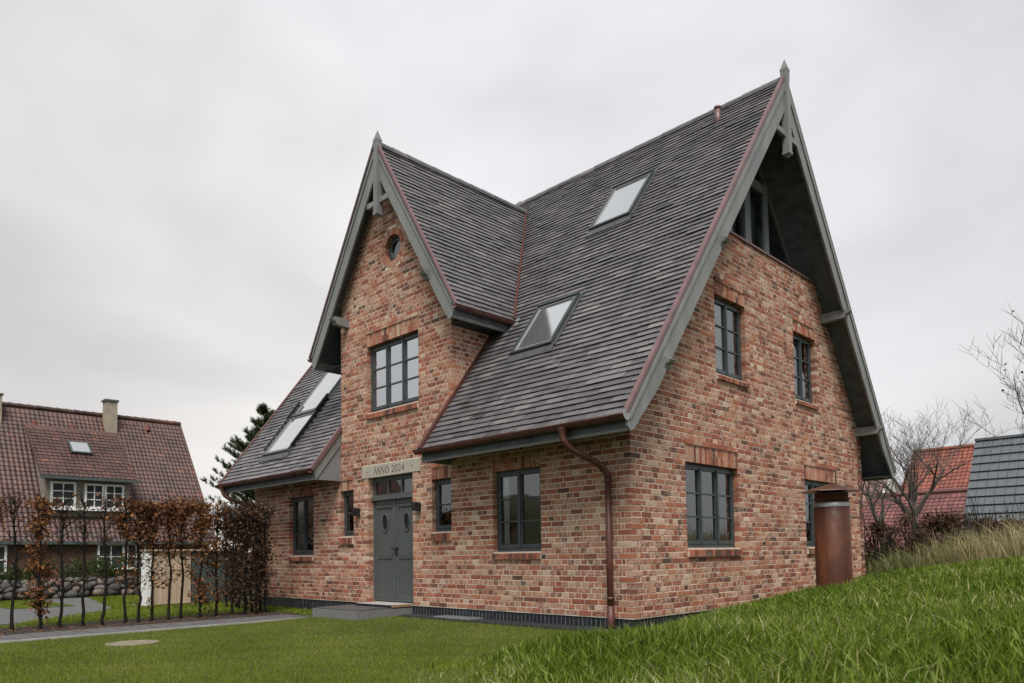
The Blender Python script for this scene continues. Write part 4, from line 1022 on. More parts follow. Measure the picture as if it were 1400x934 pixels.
def leaf_quads(pts, size, rnd, jit=.05, elong=1.5):
    V = []; Fq = []; Cc = []
    for p in pts:
        s = size*rnd.uniform(.6, 1.25); c = Vector(p)+Vector((rnd.gauss(0, jit), rnd.gauss(0, jit), rnd.gauss(0, jit)))
        a = Vector((rnd.gauss(0, 1), rnd.gauss(0, 1), rnd.gauss(-.3, .8))).normalized(); b_ = a.cross(Vector((rnd.gauss(0, 1), rnd.gauss(0, 1), rnd.gauss(0, 1)))).normalized(); n_ = a.cross(b_)
        k = len(V); V += [c, c+a*s*.5*elong*.5+b_*s*.38+n_*s*.10, c+a*s*elong, c+a*s*.5*elong*.5*1.2-b_*s*.38+n_*s*.10]; Fq.append((k, k+1, k+2, k+3)); Cc += [rnd.random()]*4
    return V, Fq, Cc
# pleached beech saplings of the hedge
ORD = ['first', 'second', 'third', 'fourth', 'fifth', 'sixth', 'seventh', 'eighth', 'ninth', 'tenth', 'eleventh', 'twelfth', 'thirteenth', 'fourteenth', 'fifteenth', 'sixteenth', 'seventeenth', 'eighteenth', 'nineteenth', 'twentieth', 'twenty-first', 'twenty-second', 'twenty-third', 'twenty-fourth']
hedge = []
ys = [-5.92, -5.56, -5.20, -4.86, -4.50, -4.20, -3.84, -3.60, -3.34, -3.05, -2.77, -2.47, -2.10, -1.80, -1.50, -1.30, -1.05]
lv_ = [.35, .05, .95, .03, .05, .05, .42, .20, .70, .60, .35, 1.0, .42, .50, .52, .48, .32]
for i, y in enumerate(ys): hedge.append((-8.60+random.uniform(-.10, .10), y, lv_[i]))
for i in range(6): hedge.append((-8.95-.42*i, -1.02+.05*i+random.uniform(-.08, .08), .34))
for i, (x, y, leafy) in enumerate(hedge):
    rnd = random.Random(100+i); hh = 2.22+rnd.uniform(-.06, .08)
    desc = 'leafless' if leafy < .1 else ('sparsely leaved' if leafy < .55 else 'thickly copper-leaved')
    lab = f"{desc} dark beech sapling, {ORD[i]} from the left in the hedge row" if i < len(ys) else f"dull brown beech sapling in the side hedge, {ORD[i-len(ys)]} back from the corner"
    t_ = thing('beech_sapling', (x, y, LAWN), lab, 'tree', 'beech saplings of the clipped hedge')
    tr_ = MB(); p = Vector((x, y, LAWN-.1)); pts = [p]; wob = rnd.uniform(0, 6)
    for k in range(1, 13): pts.append(Vector((x+.014*math.sin(wob+k*.8)+rnd.gauss(0, .008), y+.016*math.cos(wob*1.3+k*.75)+rnd.gauss(0, .010), LAWN-.1+(hh+.02)*k/12)))
    tr_.tube(pts, [.038, .030]+[.026-.0015*k for k in range(11)], 7); tr_.build('trunk', 'bark_dark', t_, True)
    tw = MB(); lp = []
    nb = 60
    for k in range(nb):
        z = LAWN+hh*(.08+.90*(rnd.random() if (leafy > .8 or i >= 12) else math.sqrt(rnd.random()))) if k > 8 else LAWN+hh*rnd.uniform(.72, .95)
        ii = min(11, int((z-LAWN+.1)/(hh+.02)*12)); c = pts[ii].lerp(pts[ii+1], rnd.random())
        a = rnd.uniform(0, 6.28); ln = rnd.uniform(.16, .42)*(1 if k > 8 else 1.15); d = Vector((math.cos(a)*.55, math.sin(a)*.8, rnd.uniform(.15, .9))).normalized()
        q = c.copy(); br = [q.copy()]
        for s_ in range(4): d = (d+Vector((rnd.gauss(0, .2), rnd.gauss(0, .2), .22))).normalized(); q = q+d*ln/4; br.append(Vector((q.x, q.y, min(q.z, LAWN+hh+.04)))); lp.append(q.copy())
        tw.tube(br, [.008, .006, .005, .004, .003], 4, False)
        if k % 2: 
            q2 = br[2]; tw.tube([q2, q2+Vector((rnd.gauss(0, .09), rnd.gauss(0, .09), .10)), q2+Vector((rnd.gauss(0, .13), rnd.gauss(0, .13), .2))], [.005, .004, .003], 3, False)
    tw.build('twigs', 'bark_dark', t_)
    nl = int(120+1250*leafy) if leafy > .1 else 30
    cl = [rnd.uniform(.15, 1) for _ in range(4)]
    pick = [q for q in lp if rnd.random() < (.40+.60*(leafy > .8 or i >= 12)) or q.z > LAWN+hh*.68]; P_ = [rnd.choice(pick) for _ in range(nl)]
    P_ = [Vector((q.x, q.y, min(q.z, LAWN+hh))) for q in P_]
    V, Fq_, Cc = leaf_quads(P_, .052, rnd, .05)
    o = np_mesh('crown', [tuple(v) for v in V], Fq_, 'beech_leaf' if (leafy < .99 and i < 13) else ('beech_leaf' if i in (2, 11) else 'beech_leaf_dull'), t_, Cc); tag(o, kind='stuff')

# fallen leaves under the hedge
rnd = random.Random(77); P_ = []
for k in range(900):
    x = rnd.gauss(-8.4, .55); y = rnd.uniform(-6.6, -.8)
    if rnd.random() < .12: x = rnd.uniform(-7.6, -3.0)
    P_.append(Vector((x, y, LAWN+(.036 if x < -6.7 else .05))))
V, Fq_, Cc = leaf_quads(P_, .045, rnd, .0); V = [Vector((v.x, v.y, P_[i//4].z+(v.z-P_[i//4].z)*.25)) for i, v in enumerate(V)]
tag(np_mesh('leaf_litter', [tuple(v) for v in V], Fq_, 'beech_leaf', None, Cc), 'scattered brown fallen leaves on the soil under the hedge', 'leaves', None, 'stuff')
# boulder wall
t_ = thing('boulder_wall', (-20.6, -3, LAWN), 'low dry wall of rounded granite boulders before the maroon-roofed house', 'wall')
import bmesh
def boulder_mesh(seed):
    rnd = random.Random(seed); bm = bmesh.new(); bmesh.ops.create_icosphere(bm, subdivisions=2, radius=1)
    k = [Vector((rnd.gauss(0, 1), rnd.gauss(0, 1), rnd.gauss(0, 1))).normalized() for _ in range(6)]; am = [rnd.uniform(-.22, .10) for _ in range(6)]
    for v in bm.verts:
        n_ = v.co.normalized(); s = 1
        for q, a in zip(k, am): s += a*max(0, n_.dot(q))**2
        v.co = n_*s
    me = bpy.data.meshes.new('boulder'); bm.to_mesh(me); bm.free(); me.polygons.foreach_set('use_smooth', [True]*len(me.polygons)); me.materials.append(MATS['boulder']); return me
bms = [boulder_mesh(i) for i in range(7)]
core = MB().box(-20.95, -20.35, -7.5, 1.2, LAWN-.1, LAWN+.44).build('earth_core', 'soil', t_)
for row, (zc, sz) in enumerate(((.11, .19), (.30, .17), (.46, .145), (.58, .12))):
    y = -7.4+.1*row
    while y < 1.2:
        s = sz*random.uniform(.72, 1.25); y += s
        o = bpy.data.objects.new('boulder', random.choice(bms)); COL.objects.link(o); o.parent = t_
        o.location = Vector((-20.32-.05*row+random.uniform(-.04, .04), y, LAWN+zc*.92+random.uniform(-.03, .03)))-Vector((-20.6, -3, LAWN)); o.scale = (s*.9, s*1.12, s*random.uniform(.58, .88)); o.rotation_euler = (random.uniform(-.4, .4), random.uniform(-.4, .4), random.uniform(0, 6)); o.color = (random.random(), 0, 0, 1); y += s*.92

# wooden bin store
t_ = thing('bin_store', (-13.6, -.9, LAWN), 'pale timber bin store with white post behind the hedge', 'shed')
MB().box(-13.52, -13.40, -1.80, -1.66, LAWN-.05, 1.12).build('post', 'white_paint', t_)
for i in range(8):
    y = -1.655+i*.118; MB().box(-13.47+random.uniform(-.004, .004), -13.44, y, y+.112, LAWN+.03, 1.12).build('plank', 'timber_pale', t_)
MB().box(-13.50, -13.475, -1.66, -.70, LAWN, 1.10).build('backing', 'timber', t_)
MB().box(-13.95, -13.38, -1.82, .75, 1.125, 1.17).build('roof', 'timber_pale', t_)
MB().box(-13.52, -13.45, -.69, .70, LAWN, 1.12).build('side_panel', 'gutter_green', t_); MB().box(-13.92, -13.86, -1.75, .7, LAWN, 1.12).build('rear_panel', 'timber_pale', t_); MB().box(-13.855, -13.525, -1.79, -1.74, LAWN, 1.12).build('end_panel', 'white_paint', t_)

# ---- background houses
def pantile_mesh(mb, F, u0, u1, v0, v1, tw, tr, clipf=None, sub=4, amp=.022, step=.03):
    nu = int((u1-u0)/tw); nv = int((v1-v0)/tr)
    for i in range(nv):
        for j in range(nu):
            ua, va = u0+j*tw, v0+i*tr
            if clipf and not clipf(ua+tw/2, va+tr/2): continue
            vs = []
            for (v, wb) in ((va-.03, step), (va+tr, .004)):
                for k in range(sub+1):
                    u = ua+tw*k/sub; vs.append(F.P(u, v, wb+amp*(math.sin(2*math.pi*k/sub)*.6+.5)))
            n = sub+1; vs += [F.P(ua+tw*k/sub, va-.03, .0) for k in range(n)]
            mb.add(vs, [(k, k+1, n+k+1, n+k) for k in range(sub)]+[(2*n+k, 2*n+k+1, k+1, k) for k in range(sub)], (min(1, max(0, random.gauss(.5, .2))), 0, 0))
def lattice(parent, f, l, r, b, tp, ncol, nrow, mat='white_paint', fr=.07, d=0.):
    mb = MB(); mb.box(l, r, d-.05, d+.06, b, b+fr, f.P); mb.box(l, r, d-.05, d+.06, tp-fr, tp, f.P); mb.box(l, l+fr, d-.05, d+.06, b+fr, tp-fr, f.P); mb.box(r-fr, r, d-.05, d+.06, b+fr, tp-fr, f.P)
    wn = mb.build('window', mat, parent)
    MB().box(l+fr, r-fr, d+.01, d+.03, b+fr, tp-fr, f.P).build('pane', 'slate_glass', wn)
    for i in range(1, ncol): x = l+fr+(r-l-2*fr)*i/ncol; MB().box(x-.018, x+.018, d-.03, d+.008, b+fr, tp-fr, f.P).build('glazing_bar', mat, wn)
    for j in range(1, nrow): z = b+fr+(tp-b-2*fr)*j/nrow; MB().box(l+fr, r-fr, d-.028, d+.007, z-.018, z+.018, f.P).build('glazing_bar', mat, wn)
m, t, b = newmat('slate_glass'); b.inputs['Base Color'].default_value = (.05, .06, .065, 1); b.inputs['Roughness'].default_value = .05; b.inputs['Specular IOR Level'].default_value = .9
# left neighbour: ridge along y, slope towards us
NX, NS = -25.0, 1.36; NY0, NY1 = -16.0, 4.95
nb_ = thing('neighbour_house', (-29, -4, LAWN), 'old brick house with maroon pantile roof, dormer and beige chimney behind the hedge', 'house')
FN = Frame((NX+.12, NY0, 1.80-.12*NS), (0, 1, 0), (-1, 0, NS))
nlen = 4.12*math.sqrt(1+NS*NS)
mb = MB(); mb.prism([(NX, NY0+.3, LAWN), (-33, NY0+.3, LAWN), (-33, NY0+.3, 1.6), (-29, NY0+.3, 7.0), (NX, NY0+.3, 1.6)], (0, NY1-NY0-.6, 0)); mb.build('wall', 'house_brick_far', nb_)
mb = MB(); mb.prism([FN.P(0, 0, -.02), FN.P(0, nlen, -.02), FN.P(0, nlen, -.15), FN.P(0, 0, -.15)], (0, NY1-NY0, 0)); mb.prism([(-33.12, NY0, 1.64), (-29, NY0, 7.24), (-29, NY0, 7.10), (-33.12, NY0, 1.50)], (0, NY1-NY0, 0)); nroof = mb.build('roof', 'house_brick_far', nb_)
mb = MB(); pantile_mesh(mb, FN, 8.0, NY1-NY0+.01, 0, nlen, .165, .225); tag(mb.build('roof_tiling', 'pantile_maroon', nroof), kind='stuff')
mb = MB()
for i in range(38): mb.tube([(-29, NY1-.02-i*.34, 7.22), (-29, NY1-.36-i*.34, 7.23)], [.10, .115], 8, True, (random.random(), 0, 0))
tag(mb.build('ridge_tiles', 'pantile_maroon', nroof), kind='stuff')
# shed dormer on it
FD2 = Face((-25.55, 0, 0), math.pi/2); dy0, dy1 = -1.32, 1.72
dm = MB().prism([(-25.55, dy0+.05, 2.55), (-25.55, dy0+.05, 4.10), (-28.2, dy0+.05, 6.14), (-28.2, dy0+.05, 5.4)], (0, dy1-dy0-.1, 0)).build('dormer', 'render_beige', nb_)
FN2 = Frame((-25.25, dy0-.15, 4.10), (0, 1, 0), (-1, 0, .83)); dl = 3.55
MB().prism([FN2.P(0, 0, -.02), FN2.P(0, dl, -.02), FN2.P(0, dl, -.12), FN2.P(0, 0, -.12)], (0, dy1-dy0+.3, 0)).build('dormer_deck', 'house_brick_far', dm)
mb = MB(); pantile_mesh(mb, FN2, 0, dy1-dy0+.3, 0, dl, .165, .225); tag(mb.build('roof_tiling', 'pantile_maroon', dm), kind='stuff')
MB().box(-25.28, -25.14, dy0-.2, dy1+.2, 3.98, 4.08).build('gutter', 'gutter_green', dm)
lattice(nb_, FD2, -1.12, -.28, 2.92, 3.90, 2, 3, d=-.06); lattice(nb_, FD2, .02, .70, 2.92, 3.88, 2, 3, d=-.06); lattice(nb_, FD2, .72, 1.42, 2.92, 3.88, 2, 3, d=-.06)
MB().box(-25.48, -25.30, dy0+.1, dy1-.1, 2.82, 2.91).build('dormer_sill', 'white_paint', nb_)
FW2 = Face((NX, 0, 0), math.pi/2)
lattice(nb_, FW2, .35, 1.30, .55, 1.55, 2, 2, d=-.03); lattice(nb_, FW2, 1.36, 2.1, .55, 1.55, 2, 2, d=-.03); lattice(nb_, FW2, -3.6, -2.55, .45, 1.5, 2, 2, d=-.03); lattice(nb_, FW2, -5.2, -4.2, .45, 1.5, 2, 2, d=-.03)
MB().box(NX+.10, NX+.24, NY0, NY1-.05, 1.52, 1.64).build('gutter', 'gutter_green', nb_)
ch = MB().box(-28.75, -28.3, 1.55, 2.0, 5.9, 7.75).build('chimney', 'chimney_beige', nb_); MB().box(-28.80, -28.25, 1.50, 2.05, 7.751, 7.83).build('chimney_cap', 'slate', ch)
ch = MB().box(-28.75, -28.3, -2.75, -2.18, 5.9, 7.46).build('chimney', 'chimney_beige', nb_); MB().box(-28.80, -28.25, -2.80, -2.13, 7.461, 7.52).build('chimney_cap', 'slate', ch)
sk = MB().box(1.25, 2.0, 1.55, 2.35, .05, .12, FN2.P).build('skylight', 'paint_dark', nb_); MB().box(1.32, 1.93, 1.62, 2.28, .121, .126, FN2.P).build('pane', 'roof_glass', sk)
for y, v in ((-1.05, 5.75), (.30, 5.75), (3.35, 6.2)): MB().prism([FN.P(y-NY0-.12, v, .03), FN.P(y-NY0+.12, v, .03), FN.P(y-NY0, v, .16)], tuple(FN.V*.3)).build('vent_tile', 'pantile_red', nb_)
# right: dark tiled roof, red house, plum annex, pale roof behind
def simple_house(name, label, x0, x1, yf, zr_, run, slope, tilemat_, wallmat, tw=.3, tr=.36, flat=False, rot=0., seed=0, build_tiles=False):
    h = thing(name, (x0, yf, LAWN), label, 'house'); Rz = Matrix.Rotation(rot, 4, 'Z')
    F = Frame((0, -run, zr_-run*slope), (1, 0, 0), (0, 1, slope)); ln = run*math.sqrt(1+slope*slope); W = x1-x0
    R = Vector((x0, yf, 0))
    def tf(mb): mb.v = [tuple(Rz @ Vector(p)+R) for p in mb.v]; return mb
    mb = MB(); ze = zr_-run*slope
    mb.prism([(.15, -run+.3, LAWN-1), (.15, run-.3, LAWN-1), (.15, run-.3, ze+.2), (.15, 0, zr_-.2), (.15, -run+.3, ze+.2)], (W-.3, 0, 0)); tf(mb).build('wall', wallmat, h)
    mb = MB(); mb.prism([(0, -run, ze), (0, 0, zr_), (0, run, ze), (0, run, ze-.14), (0, 0, zr_-.16), (0, -run, ze-.14)], (W, 0, 0)); rf = tf(mb).build('roof', 'slate' if flat else wallmat, h)
    if flat:
        me = None; nr = int(ln/tr); nc = int(W/tw)
        a = MB(); a.add([(.007, -.03, .075), (tw-.007, -.03, .075), (tw-.007, tr, .008), (.007, tr, .008), (.007, -.03, .045), (tw-.007, -.03, .045)], [(0, 1, 2, 3), (4, 5, 1, 0), (4, 0, 3), (5, 2, 1)])
        me = a.mesh('roof_tile'); me.materials.append(MATS[tilemat_])
        for i in range(nr):
            for j in range(nc):
                o = bpy.data.objects.new('roof_tile', me); COL.objects.link(o); o.parent = rf
                M_ = Matrix.Translation(Vector(F.P(j*tw, ln-(nr-i)*tr+.0, .006+random.uniform(0, .003)))) @ Matrix((F.U, F.V, F.N)).transposed().to_4x4()
                o.matrix_local = Matrix.Translation((0, 0, -LAWN)) @ Rz @ M_
        mb = MB(); mb.box(0, W, -.13, .13, zr_-.02, zr_+.07); tf(mb).build('ridge_cap', tilemat_, rf)
    else:
        mb = MB(); pantile_mesh(mb, F, 0, W, 0, ln, tw, tr, None, 4, .03, .035); tag(tf(mb).build('roof_tiling', tilemat_, rf), kind='stuff')
        mb = MB(); mb.tube([(0, 0, zr_+.02), (W, 0, zr_+.02)], .13, 8, True, (.6, 0, 0)); tf(mb).build('ridge_cap', tilemat_, rf)
    return h, tf, F, rf
simple_house('slate_roof_house', 'house with flat blue-grey tiled roof at the far right above the hedge', -1.05, 5.0, 24.0, 5.0, 3.6, 1.35, 'slate_tile', 'house_brick_far', .30, .40, True)
rh, rtf, rF, rrf = simple_house('red_roof_house', 'house with bright red pantile roof behind the bare trees', -6.5, 2.0, 35.5, 6.15, 4.5, 1.05, 'pantile_red', 'render_beige', .21, .27, rot=math.radians(-4))
mb = MB(); mb.prism([(3.6, -.9, 5.3), (3.6, -3.6, 2.6), (3.6, -3.2, 4.0)], (2.6, 0, 0)); rtf(mb).build('dormer', 'pantile_red', rh)
simple_house('plum_roof_annex', 'low annex with plum-red pantile roof in front of the red-roofed house', -6.3, .6, 27.6, 3.35, 3.2, .85, 'pantile_plum', 'house_brick_far', .20, .25, rot=math.radians(-3))
simple_house('pale_roof_house', 'distant house with faded pink roof and white wall behind the trees', -16.5, -9.5, 42, 5.6, 4.5, .8, 'pantile_pale', 'render_white', .26, .38, rot=math.radians(-2))

# ---- trees
def bare_tree(name, base, label, seed, **kw):
    t_ = thing(name, base, label, 'tree'); a, b_, ends = branch_tree(base, seed=seed, **kw)
    a.build('trunk', 'bark_grey', t_, True); tag(b_.build('crown', 'twig', t_), kind='stuff'); return t_, ends
bare_tree('bare_tree', (-1.46, 17.84, .45), 'bare tree with forking grey trunk in front of the red roof', 11, height=4.5, spread=.52, levels=5, r0=.15, nmain=6, fork=.34, kids=(3, 5), ratio=.68, minr=.0045)
bare_tree('bare_tree', (-1.5, 15.05, .45), 'low bare tree with leaning trunk beside the brick gable', 23, height=3.2, spread=.5, levels=4, r0=.13, lean=(-.22, -.1), nmain=4, fork=.38, kids=(2, 4), ratio=.66, minr=.006)
t_, ends = bare_tree('bare_tree', (3.30, 16.05, .5), 'bare tree with last dry leaves at the right edge', 5, height=6.6, spread=.48, levels=5, r0=.15, nmain=7, fork=.22, kids=(3, 4), ratio=.64, minr=.006)
rnd = random.Random(3); V, Fq_, Cc = leaf_quads([rnd.choice(ends)[0] for _ in range(60)], .085, rnd, .03); tag(np_mesh('dry_leaves', [tuple(v) for v in V], Fq_, 'beech_leaf_dull', t_, Cc), kind='stuff')
bare_tree('bare_tree', (-22.5, 7.0, LAWN), 'thin bare tree behind the left roof corner', 31, height=6.0, spread=.45, levels=4, r0=.10, nmain=5, fork=.25, kids=(2, 3), ratio=.66, minr=.008)
# pine behind the left verge
def conifer(base, h, rad, label, seed, n=130, name='pine_tree'):
    rnd = random.Random(seed); t_ = thing(name, base, label, 'tree'); b = Vector(base); mb = MB()
    mb.tube([b-Vector((0, 0, .2)), b+Vector((.05, 0, h*.5)), b+Vector((0, .05, h*.97))], [.16, .10, .02], 8); mb.build('trunk', 'bark_dark', t_, True)
    V = []; Fq_ = []; Cc = []; br = MB()
    for i in range(n):
        zf = rnd.uniform(.18, .97); a = rnd.uniform(0, 6.28); rr = rad*(1-zf)**.7*rnd.uniform(.35, 1.1)+.08
        p0 = b+Vector((0, 0, h*zf-.12*rr)); tip = b+Vector((math.cos(a)*rr, math.sin(a)*rr, h*zf+rr*.42)); br.tube([p0, tip], [.018, .008], 3, False)
        for s_ in np.linspace(.35, 1.0, 6):
            c = p0.lerp(tip, s_)
            d = (tip-p0).normalized()
            for k in range(5):
                dd = (d+Vector((rnd.gauss(0, .45), rnd.gauss(0, .45), .75+rnd.gauss(0, .2)))).normalized(); ln = rnd.uniform(.14, .27)
                for q in range(20):
                    o = c+dd*ln*rnd.random(); nd = (dd*.8+Vector((rnd.gauss(0, .6), rnd.gauss(0, .6), rnd.gauss(.2, .6)))).normalized(); sdv = nd.cross(Vector((rnd.gauss(0, 1), rnd.gauss(0, 1), rnd.gauss(0, 1)))).normalized()*.010
                    kk = len(V); V += [o-sdv, o+sdv, o+nd*.115]; Fq_.append((kk, kk+1, kk+2)); Cc += [rnd.random()]*3
    br.build('branches', 'bark_dark', t_); tag(np_mesh('crown', [tuple(v) for v in V], Fq_, 'pine_needle', t_, Cc), kind='stuff'); return t_
conifer((-18.0, 3.6, LAWN), 6.4, 2.6, 'dark green pine rising behind the left roof slope', 4, 170)
conifer((-22.6, -4.6, LAWN), 3.9, 1.1, 'small dark conifer at the left edge before the maroon roof', 9, 60)
# shrubs over the boulder wall
def shrub(base, r, h, label, seed, mat='shrub_leaf', n=1500, size=.06, name='shrub', cat='shrub', group=None):
    rnd = random.Random(seed); t_ = thing(name, base, label, cat, group); b = Vector(base); st_ = MB(); P_ = []
    for k in range(14):
        a = rnd.uniform(0, 6.28); q = rnd.uniform(.3, .95); tip = b+Vector((math.cos(a)*r*q, math.sin(a)*r*q, h*rnd.uniform(.6, 1))); st_.tube([b, b.lerp(tip, .5)+Vector((0, 0, .08*h)), tip], [.015, .010, .004], 4, False)
    st_.build('stems', 'bark_dark', t_)
    blobs = [(Vector((rnd.gauss(0, .45)*r, rnd.gauss(0, .45)*r, h*rnd.uniform(.35, .82))), rnd.uniform(.25, .45)) for _ in range(12)]
    for k in range(n):
        c, s = rnd.choice(blobs); d = Vector((rnd.gauss(0, 1), rnd.gauss(0, 1), rnd.gauss(0, 1))).normalized()*s*r*rnd.random()**.4; q = b+c+d
        if q.z > b.z+.05: P_.append(q)
    V, Fq_, Cc = leaf_quads(P_, size, rnd, .02); tag(np_mesh('crown', [tuple(v) for v in V], Fq_, mat, t_, Cc), kind='stuff'); return t_
for i, (y, r, h, lab) in enumerate([(-5.6, .7, .9, 'dark green shrub at the left edge over the boulder wall'), (-3.9, .75, .95, 'green shrub over the boulder wall left of the leafy copper sapling'), (-2.6, .6, .8, 'low green shrub over the boulder wall below the dormer window'), (-1.2, .75, 1.05, 'broad yellow-green shrub over the boulder wall'), (-.1, .8, 1.15, 'tallest green shrub over the boulder wall beside the bin store')]):
    shrub((-22.0+random.uniform(-.3, .3), y, LAWN+.25), r, h, lab, 40+i)
# brown beech hedge behind the bank on the right
hp = [(-1.6, 9.9), (-.9, 10.15), (-.2, 10.45), (.45, 10.9), (1.05, 11.4), (1.65, 12.0), (2.25, 12.6), (2.9, 13.2), (3.5, 13.9)]
for i, (x, y) in enumerate(hp):
    lab = f"dark brown-leaved beech shrub in the rear hedge, {ORD[i]} from the brick gable"
    hgt = 1.25 if i < 5 else 1.05
    t_ = shrub((x, y, gz(x, y)-.05), .62, hgt*1.25, lab, 70+i, 'beech_leaf_dark' if i > 4 else ('beech_leaf_dull' if i % 2 else 'beech_leaf_dark'), 1500, .055, 'beech_shrub', 'shrub', 'beech shrubs of the rear hedge')
    rnd = random.Random(200+i); tw = MB()
    for k in range(26):
        p = Vector((x+rnd.gauss(0, .33), y+rnd.gauss(0, .33), gz(x, y)+rnd.uniform(0, .5))); q = p+Vector((rnd.gauss(0, .16), rnd.gauss(0, .16), rnd.uniform(.8, 1.25))); tw.tube([p, p.lerp(q, .5)+Vector((rnd.gauss(0, .05), rnd.gauss(0, .05), 0)), q], [.010, .008, .004], 4, False)
    tw.build('twigs', 'bark_dark', t_)

# ================================================================== GRASS
def blades(n, xs, ys, hgt, wid, bend, two=True, lean=None, zoff=0, colm=(.45, .25), clump=None):
    """numpy blades: base pair, mid pair, tip"""
    zs_ = H(xs, ys)+zoff; a = rng.uniform(0, 2*np.pi, n); b = rng.uniform(0, 2*np.pi, n)
    h = hgt*rng.uniform(.55, 1.2, n); wv = wid*rng.uniform(.7, 1.3, n)/2; bd = bend*rng.uniform(.1, 1.3, n)*h
    dx, dy = np.cos(a), np.sin(a); sx, sy = -np.sin(b), np.cos(b)
    if lean is not None: dx = dx*.6+lean[0]; dy = dy*.6+lean[1]
    base = np.stack([xs, ys, zs_-.01], -1); sv = np.stack([sx*wv, sy*wv, 0*wv], -1)
    col = np.clip(rng.normal(colm[0], colm[1], n), 0, 1)
    if clump is not None: col = np.clip(col+clump, 0, 1)
    mid = base+np.stack([dx*bd*.3, dy*bd*.3, h*.55], -1); tip = base+np.stack([dx*bd, dy*bd, h*(1-.25*np.minimum(1, bd/h))], -1)
    if two:
        V = np.stack([base-sv, base+sv, mid+sv*.8, mid-sv*.8, tip], 1).reshape(-1, 3); i = np.arange(n)[:, None]*5
        F = np.concatenate([i+np.array([[0, 1, 2]]), i+np.array([[0, 2, 3]]), i+np.array([[3, 2, 4]])], 0); return V, F, np.repeat(col, 5)
    V = np.stack([base-sv, base+sv, tip], 1).reshape(-1, 3); i = np.arange(n)[:, None]*3
    return V, i+np.array([[0, 1, 2]]), np.repeat(col, 3)
def patch(x, y): return .10*np.sin(x*2.1+1.3*np.sin(y*1.7))+.10*np.sin(y*2.7+x*.9)+.08*np.sin(x*5.3)*np.sin(y*4.7)
def inhouse(x, y): return ((x > WL-.05) & (x < .03) & (y > -.02) & (y < DEP+.02))
cx_, cy_ = CAMP.x, CAMP.y
def visible(x, y, margin=1.06):
    z = H(x, y); dx, dy, dz = x-cx_, y-cy_, z-CAMP.z
    dep = dx*fw.x+dy*fw.y+dz*fw.z; u = (dx*rt2.x+dy*rt2.y+dz*rt2.z)/np.maximum(dep, .05); v = (dx*up2.x+dy*up2.y+dz*up2.z)/np.maximum(dep, .05)
    return (dep > .4) & (np.abs(u) < 1.1) & (v > -.5), dep
# mown lawn
n0 = 900000; x = rng.uniform(-6.65, 6.2, n0); y = rng.uniform(-9.0, .0, n0)
vis, dep = visible(x, y)
keep = vis & ~inhouse(x, y) & ~((y > -.40+.03*np.sin(x*9)) & (x > -4.9)) & ~((x > -6.52) & (x < -5.01) & (y > -1.22)) & (np.hypot(x+5.03, y+4.85) > .33+.03*np.sin(7*x+5*y)) & (rng.random(n0) < np.clip(1.5-.10*dep, .35, 1))
fade = sstep(.1, 1.5, x-toe(y)+.25*np.sin(y*1.9)); keep &= rng.random(n0) > fade
x, y = x[keep], y[keep]; n = len(x)
V, F, cc = blades(n, x, y, .042, .0065, .6, False, None, 0, (.46, .27), patch(x, y)*.8)
tag(np_mesh('lawn_grass', V, F, 'grass_lawn', None, cc), 'short mown lawn in front of the brick house', 'grass', None, 'stuff')
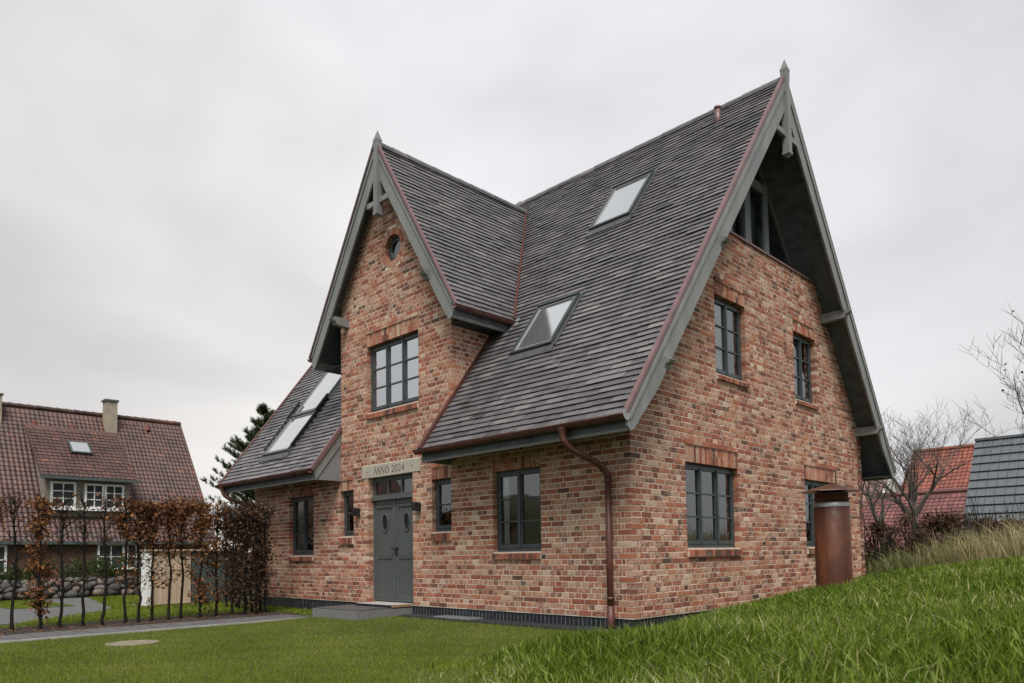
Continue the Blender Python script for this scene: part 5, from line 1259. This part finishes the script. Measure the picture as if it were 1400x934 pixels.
# lawn behind the hedge and left of the landing
n0 = 60000; x = rng.uniform(-19.5, -6.5, n0); y = rng.uniform(-6.5, -.02, n0)
drvm = (y < -2.6-(x+13.4)*.19-.9*sstep(-13.4, -9.9, x)*2.2) & (x < -9.6)
patchm = (x > -19.4) & (x < -15.2) & (y > -4.3) & (y < -2.9)
keep = (~drvm | patchm) & ~((x > -9.35) & (x < -6.66) & (y < -.75)) & ~((x > -14.9) & (x < -13.3) & (y > -1.9)) & ~((x > -7.8) & (y < -1.0))
x, y = x[keep], y[keep]; V, F, cc = blades(len(x), x, y, .055, .014, .6, False, None, .02, (.45, .22), patch(x, y))
tag(np_mesh('garden_grass', V, F, 'grass_lawn', None, cc), 'short grass beyond the beech hedge', 'grass', None, 'stuff')
# long grass on the bank
n0 = 1500000; x = rng.uniform(-.2, 9.5, n0); y = rng.uniform(-8.2, 10.5, n0)
vis, dep = visible(x, y); rise = sstep(.0, 1.7, x-toe(y)+.25*np.sin(y*1.9))
dens = np.clip(1.0/(1+(dep/3.2)**1.6), .05, 1)
keep = vis & (dep > .9) & ~inhouse(x, y) & (rng.random(n0) < dens*(.12+.88*rise)*(x > toe(y)-.3)) & (np.hypot(x-VX, y-VY) > .25)
x, y, dep = x[keep], y[keep], dep[keep]; n = len(x)
hh = (.075+.055*rise[keep]+.02*np.sin(x*3.1)*np.sin(y*2.3))*np.clip(1.35-.065*dep, .5, 1)
V, F, cc = blades(n, x, y, hh*rng.choice([.7, 1, 1.35], n), .0064+.0006*dep, .8, True, None, 0, (.48, .27), patch(x, y)*.8)
tag(np_mesh('bank_grass', V, F, 'grass_long', None, cc), 'long ragged grass on the bank in the foreground', 'grass', None, 'stuff')
# marram grass at the back of the bank
nt_ = 300; n = 15000; k = rng.integers(0, nt_, n); cxs = rng.uniform(-.9, 5.6, nt_); cys = rng.uniform(0, 1, nt_)**.9*4.2+8.75-.42*np.clip(cxs-1, 0, 4)
lowx = cxs < .35; cys = np.where(lowx, np.maximum(cys, 9.25), cys)
x = cxs[k]+rng.normal(0, .16, n); y = cys[k]+rng.normal(0, .16, n); kp_ = ~inhouse(x, y) & ~((x < .15) & (y < 9.05)); x, y = x[kp_], y[kp_]; kk = k[kp_]
lng = (.24+.72*rng.random(nt_)**1.3)[kk]*np.clip(.75+.12*x, .7, 1.15)
V, F, cc = blades(len(x), x, y, lng, .012, .95, True, (-.2, -.15), 0, (.36, .24), (np.clip((cxs[kk]-.6)*.22, -.22, .46)))
tag(np_mesh('marram_grass', V, F, 'dune_grass', None, cc), 'straw-coloured tufted dune grass below the rear hedge', 'grass', None, 'stuff')
